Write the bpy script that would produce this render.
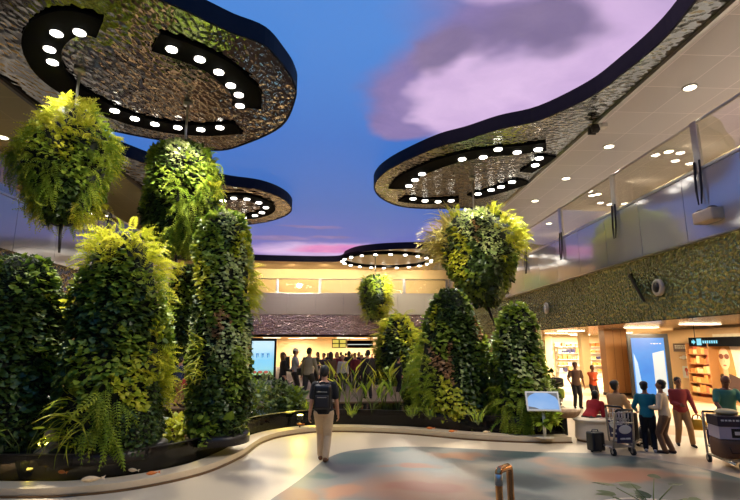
import bpy, bmesh, math, random
import numpy as np
from mathutils import Vector, Matrix, noise as mnoise

S = bpy.context.scene
COL = S.collection
for o in list(bpy.data.objects):
    bpy.data.objects.remove(o)
PI = math.pi

# ------------------------------------------------------------------ camera
F, CAMH = 490.0, 2.2
PITCH = math.atan(96 / F)
YAW = -math.atan(25 * math.cos(PITCH) / F)
cam_data = bpy.data.cameras.new('camera')
cam_data.sensor_width = 36.0
cam_data.lens = F / 740 * 36.0
cam_data.clip_end = 200
cam = bpy.data.objects.new('camera', cam_data)
COL.objects.link(cam)
cam.location = (0, 0, CAMH)
cam.rotation_euler = (PI / 2 + PITCH, 0, YAW)
S.camera = cam

# ------------------------------------------------------------------ world, exposure
W = bpy.data.worlds.new('world')
S.world = W
W.use_nodes = True
W.node_tree.nodes['Background'].inputs[0].default_value = (1.0, 0.78, 0.55, 1)
W.node_tree.nodes['Background'].inputs[1].default_value = 0.30
S.view_settings.view_transform = 'Standard'
S.view_settings.look = 'None'
S.view_settings.exposure = 0.0
S.view_settings.gamma = 1.0
S.view_settings.use_curve_mapping = False
S.cycles.use_denoising = True
S.cycles.max_bounces = 7
S.cycles.diffuse_bounces = 3
S.cycles.glossy_bounces = 4
S.cycles.transmission_bounces = 4
S.cycles.transparent_max_bounces = 12
S.cycles.sample_clamp_indirect = 4.0
S.cycles.caustics_reflective = False
S.cycles.caustics_refractive = False

# lamp strengths, all in one place (watts)
POW_HALL = 900       # downlights of the upper soffits
POW_GROW = 5600       # canopy spots on the hanging and standing gardens, and added fill
POW_SHOP = 260       # shop ceiling panels
POW_WASH = 600       # wall washers of the upper storey
POW_WIDE = 1250      # wide canopy spots on the floor, added fill on the plants' near sides
WARM = (1.0, 0.84, 0.64)
NEUTRAL = (1.0, 0.93, 0.80)


def ray(x, y):
    c = Vector(((x - 370) / F, (250 - y) / F, -1.0))
    return Matrix.Rotation(YAW, 3, 'Z') @ (Matrix.Rotation(PI / 2 + PITCH, 3, 'X') @ c)


def gp(x, y, z=0.0):
    d = ray(x, y)
    return Vector((0, 0, CAMH)) + d * ((z - CAMH) / d.z)


def dp(x, y, Y):
    d = ray(x, y)
    return Vector((0, 0, CAMH)) + d * (Y / d.y)


def xp(x, y, X):
    d = ray(x, y)
    return Vector((0, 0, CAMH)) + d * (X / d.x)


# ------------------------------------------------------------------ materials
def srgb(r, g, b):
    f = lambda c: (c / 255 / 12.92) if c / 255 <= 0.04045 else ((c / 255 + 0.055) / 1.055) ** 2.4
    return (f(r), f(g), f(b), 1)


class NT:
    def __init__(s, name):
        s.m = bpy.data.materials.new(name)
        s.m.use_nodes = True
        s.t = s.m.node_tree
        s.n = s.t.nodes
        s.b = s.n['Principled BSDF']
        s.out = s.n['Material Output']

    def new(s, typ, **kw):
        n = s.n.new(typ)
        for k, v in kw.items():
            setattr(n, k, v)
        return n

    def link(s, a, b):
        s.t.links.new(a, b)

    def coord(s, kind='Object'):
        return s.new('ShaderNodeTexCoord').outputs[kind]

    def noise(s, vec, scale, detail=3, rough=0.5, out='Fac'):
        n = s.new('ShaderNodeTexNoise')
        n.inputs['Scale'].default_value = scale
        n.inputs['Detail'].default_value = detail
        n.inputs['Roughness'].default_value = rough
        if vec is not None:
            s.link(vec, n.inputs['Vector'])
        return n.outputs[out]

    def ramp(s, fac, stops):
        r = s.new('ShaderNodeValToRGB')
        e = r.color_ramp.elements
        while len(e) < len(stops):
            e.new(0.5)
        for el, (p, c) in zip(e, stops):
            el.position = p
            el.color = c if len(c) == 4 else (*c, 1)
        s.link(fac, r.inputs[0])
        return r.outputs[0]

    def mix(s, fac, a, b):
        n = s.new('ShaderNodeMix', data_type='RGBA')
        for sock, v in ((n.inputs[0], fac), (n.inputs[6], a), (n.inputs[7], b)):
            if hasattr(v, 'is_linked') or isinstance(v, bpy.types.NodeSocket):
                s.link(v, sock)
            else:
                sock.default_value = v
        return n.outputs[2]

    def math(s, op, a, b=0.0, c=0.0, clamp=False):
        n = s.new('ShaderNodeMath', operation=op, use_clamp=clamp)
        for i, v in enumerate((a, b, c)):
            if isinstance(v, bpy.types.NodeSocket):
                s.link(v, n.inputs[i])
            else:
                n.inputs[i].default_value = v
        return n.outputs[0]

    def bump(s, h, strength=0.3, dist=0.05):
        n = s.new('ShaderNodeBump')
        n.inputs['Strength'].default_value = strength
        n.inputs['Distance'].default_value = dist
        s.link(h, n.inputs['Height'])
        s.link(n.outputs[0], s.b.inputs['Normal'])
        return n


def plain(name, col, rough=0.5, metal=0.0, var=0.12, scale=6.0, bump=0.0, spec=None):
    """a surface of one colour with slight natural variation"""
    k = NT(name)
    c = k.coord()
    n = k.noise(c, scale, 4)
    a = tuple(max(0, x * (1 - var)) for x in col[:3]) + (1,)
    b = tuple(min(1, x * (1 + var)) for x in col[:3]) + (1,)
    k.link(k.mix(n, a, b), k.b.inputs['Base Color'])
    k.b.inputs['Roughness'].default_value = rough
    k.b.inputs['Metallic'].default_value = metal
    if spec is not None:
        k.b.inputs['Specular IOR Level'].default_value = spec
    if bump:
        k.bump(k.noise(c, scale * 8, 4), bump, 0.01)
    return k.m


def glow(name, col, strength):
    k = NT(name)
    c = k.coord()
    n = k.noise(c, 3.0, 2)
    a = tuple(x * 0.92 for x in col[:3]) + (1,)
    k.link(k.mix(n, a, (*col[:3], 1)), k.b.inputs['Emission Color'])
    k.b.inputs['Emission Strength'].default_value = strength
    k.b.inputs['Base Color'].default_value = (0.1, 0.1, 0.1, 1)
    return k.m


def clear(name, tint, refl=0.12, rough=0.02, bump=0.0, scale=3.0, edge=0.75):
    """thin glass or water: tinted see-through plus a reflection"""
    k = NT(name)
    tr = k.new('ShaderNodeBsdfTransparent')
    tr.inputs[0].default_value = (*tint, 1)
    gl = k.new('ShaderNodeBsdfGlossy')
    gl.inputs['Color'].default_value = (1, 1, 1, 1)
    gl.inputs['Roughness'].default_value = rough
    fr = k.new('ShaderNodeLayerWeight')
    if bump:
        bn = k.new('ShaderNodeBump')
        bn.inputs['Strength'].default_value = bump
        bn.inputs['Distance'].default_value = 0.03
        k.link(k.noise(k.coord(), scale, 3), bn.inputs['Height'])
        k.link(bn.outputs[0], gl.inputs['Normal'])
        k.link(bn.outputs[0], fr.inputs['Normal'])
    fac = k.math('ADD', k.math('MULTIPLY', k.math('POWER', fr.outputs['Facing'], 4.0), edge), refl, clamp=True)
    mx = k.new('ShaderNodeMixShader')
    k.link(fac, mx.inputs[0])
    k.link(tr.outputs[0], mx.inputs[1])
    k.link(gl.outputs[0], mx.inputs[2])
    k.link(mx.outputs[0], k.out.inputs['Surface'])
    return k.m


def hammered(name, col, scale, rough=0.14, strength=0.7, stretch=(1, 1, 1), dist=0.06, dark=0.55):
    """dimpled mirror-metal sheet"""
    k = NT(name)
    mp = k.new('ShaderNodeMapping')
    mp.inputs['Scale'].default_value = stretch
    k.link(k.coord(), mp.inputs['Vector'])
    v = k.new('ShaderNodeTexVoronoi', feature='SMOOTH_F1')
    v.inputs['Scale'].default_value = scale
    v.inputs['Smoothness'].default_value = 0.4
    k.link(mp.outputs[0], v.inputs['Vector'])
    n2 = k.noise(mp.outputs[0], scale * 0.35, 3)
    h = k.math('ADD', v.outputs['Distance'], k.math('MULTIPLY', n2, 1.2))
    k.bump(h, strength, dist)
    n3 = k.noise(mp.outputs[0], 0.45, 3)
    a = tuple(x * dark for x in col[:3]) + (1,)
    k.link(k.mix(n3, a, (*col[:3], 1)), k.b.inputs['Base Color'])
    k.b.inputs['Metallic'].default_value = 1.0
    k.b.inputs['Roughness'].default_value = rough
    return k.m


def leafmat(name, c1, c2, trans=0.3, rough=0.45):
    """leaves: two hues, each leaf somewhere between them"""
    k = NT(name)
    at = k.new('ShaderNodeAttribute', attribute_name='tint')
    col = k.mix(at.outputs['Fac'], c1, c2)
    k.link(col, k.b.inputs['Base Color'])
    k.b.inputs['Roughness'].default_value = rough
    k.b.inputs['Specular IOR Level'].default_value = 0.35
    t = k.new('ShaderNodeBsdfTranslucent')
    k.link(col, t.inputs[0])
    mx = k.new('ShaderNodeMixShader')
    mx.inputs[0].default_value = trans
    k.link(k.b.outputs[0], mx.inputs[1])
    k.link(t.outputs[0], mx.inputs[2])
    k.link(mx.outputs[0], k.out.inputs['Surface'])
    return k.m


M = {}
M['fascia'] = plain('dark canopy fascia', srgb(24, 27, 40), 0.6, 0.0, spec=0.12)
M['band'] = plain('black lighting trough', srgb(10, 11, 14), 0.8, spec=0.06)
M['mirror'] = hammered('hammered mirror ceiling panels', (0.44, 0.46, 0.45), 4.6, 0.12, 0.55, (1, 1.6, 1), 0.055, 0.4)
M['facade'] = hammered('dimpled metal facade tinted with reflected green', (0.38, 0.46, 0.20), 8.5, 0.10, 1.0, (1, 1, 1), 0.12, 0.35)  # the plants' green reflection is put into the metal's base colour
M['facade_far'] = hammered('dimpled copper metal facade', (0.58, 0.43, 0.39), 8.0, 0.25, 0.9, (1, 1, 1), 0.07, 0.6)
M['parapet'] = plain('mirror bright parapet panels', (0.70, 0.67, 0.67, 1), 0.10, 0.5, 0.03, 1.0)
M['parapet_far'] = plain('satin taupe parapet panels', srgb(200, 188, 166), 0.35, 0.0, 0.04, 1.0)
M['cream'] = plain('cream painted wall', srgb(226, 200, 150), 0.6, 0, 0.05, 2)
M['carpet'] = plain('grey gallery carpet', srgb(150, 150, 156), 0.9, 0, 0.1, 3)
M['steel'] = plain('brushed steel', srgb(190, 184, 175), 0.28, 0.9, 0.06)
M['darksteel'] = plain('dark painted steel', srgb(52, 48, 46), 0.4, 0.6)
M['bronze'] = plain('polished bronze tube', srgb(205, 150, 100), 0.2, 0.95, 0.08)
M['black'] = plain('black plastic', srgb(18, 18, 20), 0.4)
M['rubber'] = plain('black rubber', srgb(24, 24, 24), 0.7)
M['white'] = plain('white enamel', srgb(228, 224, 214), 0.35, 0, 0.04)
M['stone'] = plain('pale stone coping', srgb(214, 192, 158), 0.45, 0, 0.08, 14, 0.1)
M['shadowgap'] = plain('brown shadow gap and plinth strip', srgb(110, 82, 52), 0.4, 0.3)
M['benchwhite'] = plain('smooth pale bench stone', srgb(226, 210, 182), 0.4, 0, 0.05, 4)
M['pebble'] = plain('ridged tan stone', srgb(150, 118, 84), 0.6, 0, 0.3, 14, 0.4)
M['rock'] = plain('pale coral rock', srgb(190, 158, 122), 0.85, 0, 0.25, 10, 0.6)
M['pondfloor'] = plain('dark pond bed', srgb(30, 28, 20), 0.8, 0, 0.5, 3, 0.3)
M['soil'] = plain('dark planting felt', srgb(22, 26, 14), 0.95, 0, 0.4, 12, 0.4)
M['stem'] = plain('green plant stems', srgb(88, 104, 42), 0.6, 0, 0.2)
M['wood'] = plain('honey wood panel', srgb(176, 126, 78), 0.4, 0, 0.12, 2.0)
M['shopceil'] = plain('glossy cream metal ceiling', srgb(220, 198, 166), 0.14, 0.75, 0.05, 1.0)
M['shopwall'] = plain('warm shop wall', srgb(232, 200, 154), 0.5, 0, 0.08, 1.5)
M['hair'] = plain('black hair', srgb(20, 16, 14), 0.55, 0, 0.25, 30)
M['hairbrown'] = plain('dark brown hair', srgb(48, 30, 20), 0.5, 0, 0.25, 30)
M['hairlong'] = plain('auburn hair', srgb(96, 56, 30), 0.5, 0, 0.25, 30)
M['eye'] = plain('dark eyes', srgb(22, 16, 12), 0.2)
M['lips'] = plain('lips', srgb(140, 78, 66), 0.5)
M['skin'] = plain('tan skin', srgb(196, 142, 108), 0.5, 0, 0.06, 8)
M['skin2'] = plain('brown skin', srgb(142, 92, 62), 0.5, 0, 0.06, 8)
M['skin3'] = plain('deep brown skin', srgb(112, 66, 44), 0.5, 0, 0.06, 8)
M['lens'] = glow('lit lamp lens', (1.0, 0.94, 0.82), 14.0)
M['lens_soft'] = glow('lit downlight lens', (1.0, 0.86, 0.6), 9.0)
M['pondlamp'] = glow('lit underwater lens', (1.0, 0.85, 0.2), 10.0)

LM = {
    'lime': leafmat('lime fern leaves', srgb(164, 176, 36), srgb(220, 212, 70), 0.4),
    'fern': leafmat('mid green fern leaves', srgb(110, 142, 38), srgb(172, 182, 60), 0.35),
    'green': leafmat('mid green broad leaves', srgb(92, 122, 34), srgb(156, 170, 60), 0.28),
    'dark': leafmat('deep green leaves', srgb(40, 60, 22), srgb(80, 98, 38), 0.15, 0.35),
    'pale': leafmat('pale variegated leaves', srgb(148, 168, 92), srgb(206, 208, 146), 0.25),
    'rust': leafmat('rusty pink leaves', srgb(142, 104, 66), srgb(196, 152, 104), 0.25),
    'plume': leafmat('pale straw plumes', srgb(214, 200, 84), srgb(240, 222, 150), 0.4),
    'teal': leafmat('grey green leaves', srgb(96, 122, 84), srgb(150, 166, 112), 0.2),
}


# ------------------------------------------------------------------ mesh helpers
class MB:
    def __init__(s):
        s.v, s.f, s.mi = [], [], []

    def add(s, vs, fs, mi=0):
        b = len(s.v)
        s.v.extend([tuple(p) for p in vs])
        s.f.extend([tuple(b + i for i in f) for f in fs])
        s.mi.extend([mi] * len(fs))
        return s

    def box(s, c, d, rz=0.0, mi=0, rot=None, bev=0.0):
        bm = bmesh.new()
        bmesh.ops.create_cube(bm, size=1.0)
        for v in bm.verts:
            v.co = Vector((v.co.x * d[0], v.co.y * d[1], v.co.z * d[2]))
        if bev:
            bmesh.ops.bevel(bm, geom=bm.edges[:], offset=bev, segments=2, affect='EDGES', profile=0.7)
        R = rot if rot is not None else Matrix.Rotation(rz, 3, 'Z')
        bm.verts.index_update()
        s.add([R @ v.co + Vector(c) for v in bm.verts], [[v.index for v in f.verts] for f in bm.faces], mi)
        bm.free()
        return s

    def tube(s, pts, r, n=10, mi=0, closed=False):
        pts = [Vector(p) for p in pts]
        rr = r if isinstance(r, (list, tuple)) else [r] * len(pts)
        rings = []
        up0 = None
        m = len(pts)
        for i, p in enumerate(pts):
            a = pts[i - 1] if (i > 0 or closed) else p
            b = pts[(i + 1) % m] if (i < m - 1 or closed) else p
            t = (b - a).normalized()
            if up0 is None:
                up0 = Vector((0, 0, 1)) if abs(t.z) < 0.9 else Vector((1, 0, 0))
            x = t.cross(up0)
            if x.length < 1e-6:
                x = t.cross(Vector((0, 1, 0)))
            x.normalize()
            y = x.cross(t).normalized()
            up0 = y
            rings.append([p + (x * math.cos(2 * PI * k / n) + y * math.sin(2 * PI * k / n)) * rr[i] for k in range(n)])
        vs = [q for R in rings for q in R]
        fs = []
        for i in range(m if closed else m - 1):
            j = (i + 1) % m
            for k in range(n):
                fs.append((i * n + k, i * n + (k + 1) % n, j * n + (k + 1) % n, j * n + k))
        if not closed:
            fs.append(tuple(range(n - 1, -1, -1)))
            fs.append(tuple((m - 1) * n + k for k in range(n)))
        return s.add(vs, fs, mi)

    def cyl(s, c, r, h, n=20, mi=0, axis='Z', r2=None):
        d = {'X': Vector((1, 0, 0)), 'Y': Vector((0, 1, 0)), 'Z': Vector((0, 0, 1))}[axis] if isinstance(axis, str) else Vector(axis).normalized()
        c = Vector(c)
        return s.tube([c - d * h / 2, c + d * h / 2], [r, r if r2 is None else r2], n, mi)

    def lathe(s, prof, c=(0, 0, 0), n=24, mi=0, ex=1.0, ey=1.0):
        c = Vector(c)
        vs, fs = [], []
        for r, z in prof:
            for k in range(n):
                vs.append(c + Vector((r * math.cos(2 * PI * k / n) * ex, r * math.sin(2 * PI * k / n) * ey, z)))
        for i in range(len(prof) - 1):
            for k in range(n):
                fs.append((i * n + k, i * n + (k + 1) % n, (i + 1) * n + (k + 1) % n, (i + 1) * n + k))
        fs.append(tuple(range(n - 1, -1, -1)))
        fs.append(tuple((len(prof) - 1) * n + k for k in range(n)))
        return s.add(vs, fs, mi)

    def ball(s, c, r, n=14, m=9, mi=0, R=None):
        """ellipsoid; r = (rx, ry, rz)"""
        if not isinstance(r, (tuple, list)):
            r = (r, r, r)
        c = Vector(c)
        R = R or Matrix.Identity(3)
        vs = [c + R @ Vector((0, 0, -r[2]))]
        for i in range(1, m):
            a = -PI / 2 + PI * i / m
            for k in range(n):
                t = 2 * PI * k / n
                vs.append(c + R @ Vector((r[0] * math.cos(a) * math.cos(t), r[1] * math.cos(a) * math.sin(t), r[2] * math.sin(a))))
        vs.append(c + R @ Vector((0, 0, r[2])))
        fs = [(0, 1 + (k + 1) % n, 1 + k) for k in range(n)]
        for i in range(m - 2):
            for k in range(n):
                a = 1 + i * n
                fs.append((a + k, a + (k + 1) % n, a + n + (k + 1) % n, a + n + k))
        top = len(vs) - 1
        a = 1 + (m - 2) * n
        fs += [(a + k, a + (k + 1) % n, top) for k in range(n)]
        return s.add(vs, fs, mi)

    def cap(s, p, q, r1, r2, n=12, mi=0):
        """tapered capsule"""
        p, q = Vector(p), Vector(q)
        d = (q - p)
        L = max(d.length, 1e-5)
        d = d / L
        pts, rs = [], []
        for a in (-0.97, -0.8, -0.45, 0):
            pts.append(p + d * r1 * a)
            rs.append(r1 * math.sqrt(1 - a * a))
        for a in (0, 0.45, 0.8, 0.97):
            pts.append(q + d * r2 * a)
            rs.append(r2 * math.sqrt(1 - a * a))
        return s.tube(pts, rs, n, mi)

    def loft(s, secs, X, D, n=18, mi=0):
        """secs: (center, rx, ry); X lateral axis, D depth axis"""
        vs, fs = [], []
        for c, rx, ry in secs:
            for k in range(n):
                t = 2 * PI * k / n
                vs.append(Vector(c) + X * rx * math.cos(t) + D * ry * math.sin(t))
        for i in range(len(secs) - 1):
            for k in range(n):
                fs.append((i * n + k, i * n + (k + 1) % n, (i + 1) * n + (k + 1) % n, (i + 1) * n + k))
        fs.append(tuple(range(n - 1, -1, -1)))
        fs.append(tuple((len(secs) - 1) * n + k for k in range(n)))
        return s.add(vs, fs, mi)

    def prism(s, poly, z0, z1, mi=0, mi_bottom=None, mi_side=None):
        """flat outline (x, y) extruded from z0 to z1"""
        n = len(poly)
        ar = sum(poly[i][0] * poly[(i + 1) % n][1] - poly[(i + 1) % n][0] * poly[i][1] for i in range(n))
        if ar < 0:
            poly = poly[::-1]
        vs = [(p[0], p[1], z0) for p in poly] + [(p[0], p[1], z1) for p in poly]
        b = len(s.v)
        s.v.extend(vs)
        s.f.append(tuple(b + i for i in range(n - 1, -1, -1)))
        s.mi.append(mi if mi_bottom is None else mi_bottom)
        s.f.append(tuple(b + n + i for i in range(n)))
        s.mi.append(mi)
        for i in range(n):
            j = (i + 1) % n
            s.f.append((b + i, b + j, b + n + j, b + n + i))
            s.mi.append(mi if mi_side is None else mi_side)
        return s

    def build(s, name, mats, parent=None, smooth=False, auto=None):
        me = bpy.data.meshes.new(name)
        me.from_pydata(s.v, [], s.f)
        me.update()
        bm = bmesh.new()
        bm.from_mesh(me)
        bmesh.ops.recalc_face_normals(bm, faces=bm.faces[:])
        bm.to_mesh(me)
        bm.free()
        if not isinstance(mats, (list, tuple)):
            mats = [mats]
        for m in mats:
            me.materials.append(m)
        if len(mats) > 1:
            me.polygons.foreach_set('material_index', s.mi)
        if smooth:
            me.polygons.foreach_set('use_smooth', [True] * len(me.polygons))
            if auto is not None:
                me.set_sharp_from_angle(angle=auto)
        o = bpy.data.objects.new(name, me)
        COL.objects.link(o)
        if parent is not None:
            o.parent = parent
        return o


def tag(o, label=None, cat=None, group=None, kind=None):
    if label:
        o['label'] = label
    if cat:
        o['category'] = cat
    if group:
        o['group'] = group
    if kind:
        o['kind'] = kind
    return o


def empty(name, loc, label, cat, rz=0.0, group=None):
    o = bpy.data.objects.new(name, None)
    o.empty_display_size = 0.2
    COL.objects.link(o)
    o.location = loc
    o.rotation_euler = (0, 0, rz)
    return tag(o, label, cat, group)


def struct(mb, name, mats, **kw):
    return tag(mb.build(name, mats, **kw), kind='structure')


def lamp(name, kind, loc, power, color=WARM, parent=None, target=None, size=0.3, spot=1.2, blend=0.6, sy=None):
    L = bpy.data.lights.new(name, kind)
    L.energy = power
    L.color = color
    if kind == 'AREA':
        L.shape = 'RECTANGLE' if sy else 'DISK'
        L.size = size
        if sy:
            L.size_y = sy
    else:
        L.shadow_soft_size = size
    if kind == 'SPOT':
        L.spot_size = spot
        L.spot_blend = blend
    o = bpy.data.objects.new(name, L)
    COL.objects.link(o)
    o.location = loc
    if target is not None:
        o.rotation_euler = (Vector(target) - Vector(loc)).to_track_quat('-Z', 'Y').to_euler()
    if parent is not None:
        o.parent = parent
        o.matrix_parent_inverse = Matrix.Translation(-Vector(parent.location))
    return o


def smooth_curve(pts, n=6, closed=False):
    pts = [Vector((*p[:2], p[2] if len(p) > 2 else 0)) for p in pts]
    out = []
    m = len(pts)
    for i in range(m if closed else m - 1):
        g = lambda j: pts[j % m] if closed else pts[min(max(j, 0), m - 1)]
        p0, p1, p2, p3 = g(i - 1), g(i), g(i + 1), g(i + 2)
        for k in range(n):
            t = k / n
            out.append(0.5 * ((2 * p1) + (p2 - p0) * t + (2 * p0 - 5 * p1 + 4 * p2 - p3) * t * t + (3 * p1 - p0 - 3 * p2 + p3) * t ** 3))
    if not closed:
        out.append(pts[-1])
    return out


def ribbon(mb, path, w, z0, z1, mi=0, off=0.0):
    """a strip of width w to the left of a path, from z0 to z1"""
    n = len(path)
    A, B = [], []
    for i, p in enumerate(path):
        t = (path[min(i + 1, n - 1)] - path[max(i - 1, 0)])
        t.z = 0
        t.normalize()
        nn = Vector((-t.y, t.x, 0))
        A.append(p + nn * off)
        B.append(p + nn * (off + w))
    vs, fs = [], []
    for a, b in zip(A, B):
        vs += [(a.x, a.y, z0), (a.x, a.y, z1), (b.x, b.y, z1), (b.x, b.y, z0)]
    for i in range(n - 1):
        for k in range(4):
            fs.append((i * 4 + k, i * 4 + (k + 1) % 4, i * 4 + 4 + (k + 1) % 4, i * 4 + 4 + k))
    fs.append((0, 1, 2, 3))
    e = (n - 1) * 4
    fs.append((e + 3, e + 2, e + 1, e))
    mb.add(vs, fs, mi)
    return A, B

# ================================================================== THE SETTING
XR, XL = 9.5, -10.0           # balcony faces
XSR, XSL = 8.55, -9.9         # inner edges of the tiled soffits
ZC, ZS = 9.7, 10.25           # soffit underside, sky screen
YF = 44.0                     # far balcony


# ---- sky screen: an LED ceiling showing an evening sky
def sky_material():
    k = NT('evening sky on the ceiling screen')
    c = k.coord()
    warp = k.noise(c, 0.16, 4, 0.55, 'Color')
    vm = k.new('ShaderNodeVectorMath', operation='MULTIPLY_ADD')
    k.link(warp, vm.inputs[0])
    vm.inputs[1].default_value = (5.0, 5.0, 0)
    k.link(c, vm.inputs[2])
    off = k.new('ShaderNodeVectorMath', operation='ADD')
    k.link(vm.outputs[0], off.inputs[0])
    off.inputs[1].default_value = (-2.5, -2.5, 0)
    P = off.outputs[0]
    sep = k.new('ShaderNodeSeparateXYZ')
    k.link(c, sep.inputs[0])
    yn = k.math('MULTIPLY', sep.outputs['Y'], 1 / 46.0, clamp=True)
    base = k.ramp(yn, [(0.0, srgb(86, 146, 226)), (0.26, srgb(80, 136, 214)), (0.40, srgb(66, 118, 200)), (0.60, srgb(74, 110, 184)), (0.78, srgb(98, 108, 182)), (0.92, srgb(140, 120, 190))])

    def blob(cx, cy, rx, ry, lo=1.25, hi=0.55):
        s = k.new('ShaderNodeVectorMath', operation='SUBTRACT')
        k.link(P, s.inputs[0])
        s.inputs[1].default_value = (cx, cy, 0)
        d = k.new('ShaderNodeVectorMath', operation='DIVIDE')
        k.link(s.outputs[0], d.inputs[0])
        d.inputs[1].default_value = (rx, ry, 1e6)
        ln = k.new('ShaderNodeVectorMath', operation='LENGTH')
        k.link(d.outputs[0], ln.inputs[0])
        mr = k.new('ShaderNodeMapRange', interpolation_type='SMOOTHSTEP')
        mr.inputs[1].default_value = lo
        mr.inputs[2].default_value = hi
        k.link(ln.outputs['Value'], mr.inputs[0])
        return mr.outputs[0]

    col = base
    fine = k.noise(P, 0.5, 5, 0.6)
    violet = k.mix(fine, srgb(96, 92, 150), srgb(162, 140, 192))
    pink = k.mix(k.noise(P, 0.42, 5, 0.6), srgb(178, 148, 200), srgb(240, 208, 246))
    shade = k.mix(fine, srgb(104, 92, 138), srgb(150, 132, 170))
    for cx, cy, rx, ry, cl in (
            (2.9, 14.3, 1.8, 3.2, violet), (5.2, 11.8, 3.6, 5.0, violet), (1.9, 16.8, 1.0, 1.4, violet),
            (5.2, 14.6, 2.4, 2.2, pink), (3.7, 16.2, 1.0, 1.9, pink), (6.6, 12.2, 1.5, 2.8, pink), (4.9, 9.4, 2.6, 1.0, pink), (3.4, 13.6, 0.9, 1.6, pink),
            (4.7, 11.5, 1.5, 1.3, shade), (2.7, 12.5, 1.0, 1.2, shade),
            (-2.5, 41.5, 6.5, 3.2, pink), (-5.5, 37.0, 2.6, 0.9, violet), (-1.6, 36.4, 1.6, .6, violet), (-2.5, 33.0, 2.0, 0.6, violet), (7.0, 33.0, 2.0, 2.2, pink)):
        col = k.mix(blob(cx, cy, rx, ry), col, cl)
    hot = k.mix(k.noise(P, 0.8, 4), srgb(190, 110, 190), srgb(248, 160, 200))
    col = k.mix(blob(-1.6, 40.6, 3.2, 1.7), col, hot)
    k.b.inputs['Base Color'].default_value = (0.01, 0.01, 0.01, 1)
    k.b.inputs['Roughness'].default_value = 0.6
    k.link(col, k.b.inputs['Emission Color'])
    k.b.inputs['Emission Strength'].default_value = 1.0
    return k.m


sky = MB().box((-0.5, 18, ZS + 0.1), (20, 56, 0.2)).build('ceiling', sky_material())
sky.location = (0, 0, 0)
tag(sky, kind='structure')


# ---- floors
def floor_material():
    k = NT('warm cream terrazzo')
    c = k.coord()
    n = k.noise(c, 60, 2)
    base = k.mix(n, srgb(194, 174, 144), srgb(214, 196, 166))
    w = k.new('ShaderNodeTexWave', wave_type='BANDS', bands_direction='DIAGONAL')
    w.inputs['Scale'].default_value = 0.10
    w.inputs['Distortion'].default_value = 3.0
    w.inputs['Detail'].default_value = 1.0
    w.inputs['Detail Scale'].default_value = 0.4
    k.link(c, w.inputs['Vector'])
    st = k.ramp(w.outputs['Fac'], [(0.62, (0, 0, 0)), (0.74, (1, 1, 1))])
    sep = k.new('ShaderNodeSeparateXYZ')
    k.link(c, sep.inputs[0])
    right = k.math('MULTIPLY', k.math('SUBTRACT', sep.outputs[0], 6.5, clamp=True), st)
    k.link(k.mix(right, base, srgb(186, 150, 104)), k.b.inputs['Base Color'])
    k.b.inputs['Roughness'].default_value = 0.48
    k.bump(n, 0.03, 0.005)
    return k.m


struct(MB().box((2, 20, -0.1), (44, 70, 0.2)), 'floor', floor_material())

inlay_px = [(262, 507), (275, 497), (290, 487), (310, 472), (325, 460), (345, 452), (380, 448), (420, 447), (470, 449), (530, 452), (600, 454), (650, 459), (700, 468), (745, 480)]
inlay = [gp(*p) for p in inlay_px]
inlay_curve = smooth_curve(inlay, 6) + [Vector((9, 6, 0)), Vector((9, -6, 0)), Vector((-2.4, -6, 0)), Vector((-1.6, 5.0, 0))]


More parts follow.
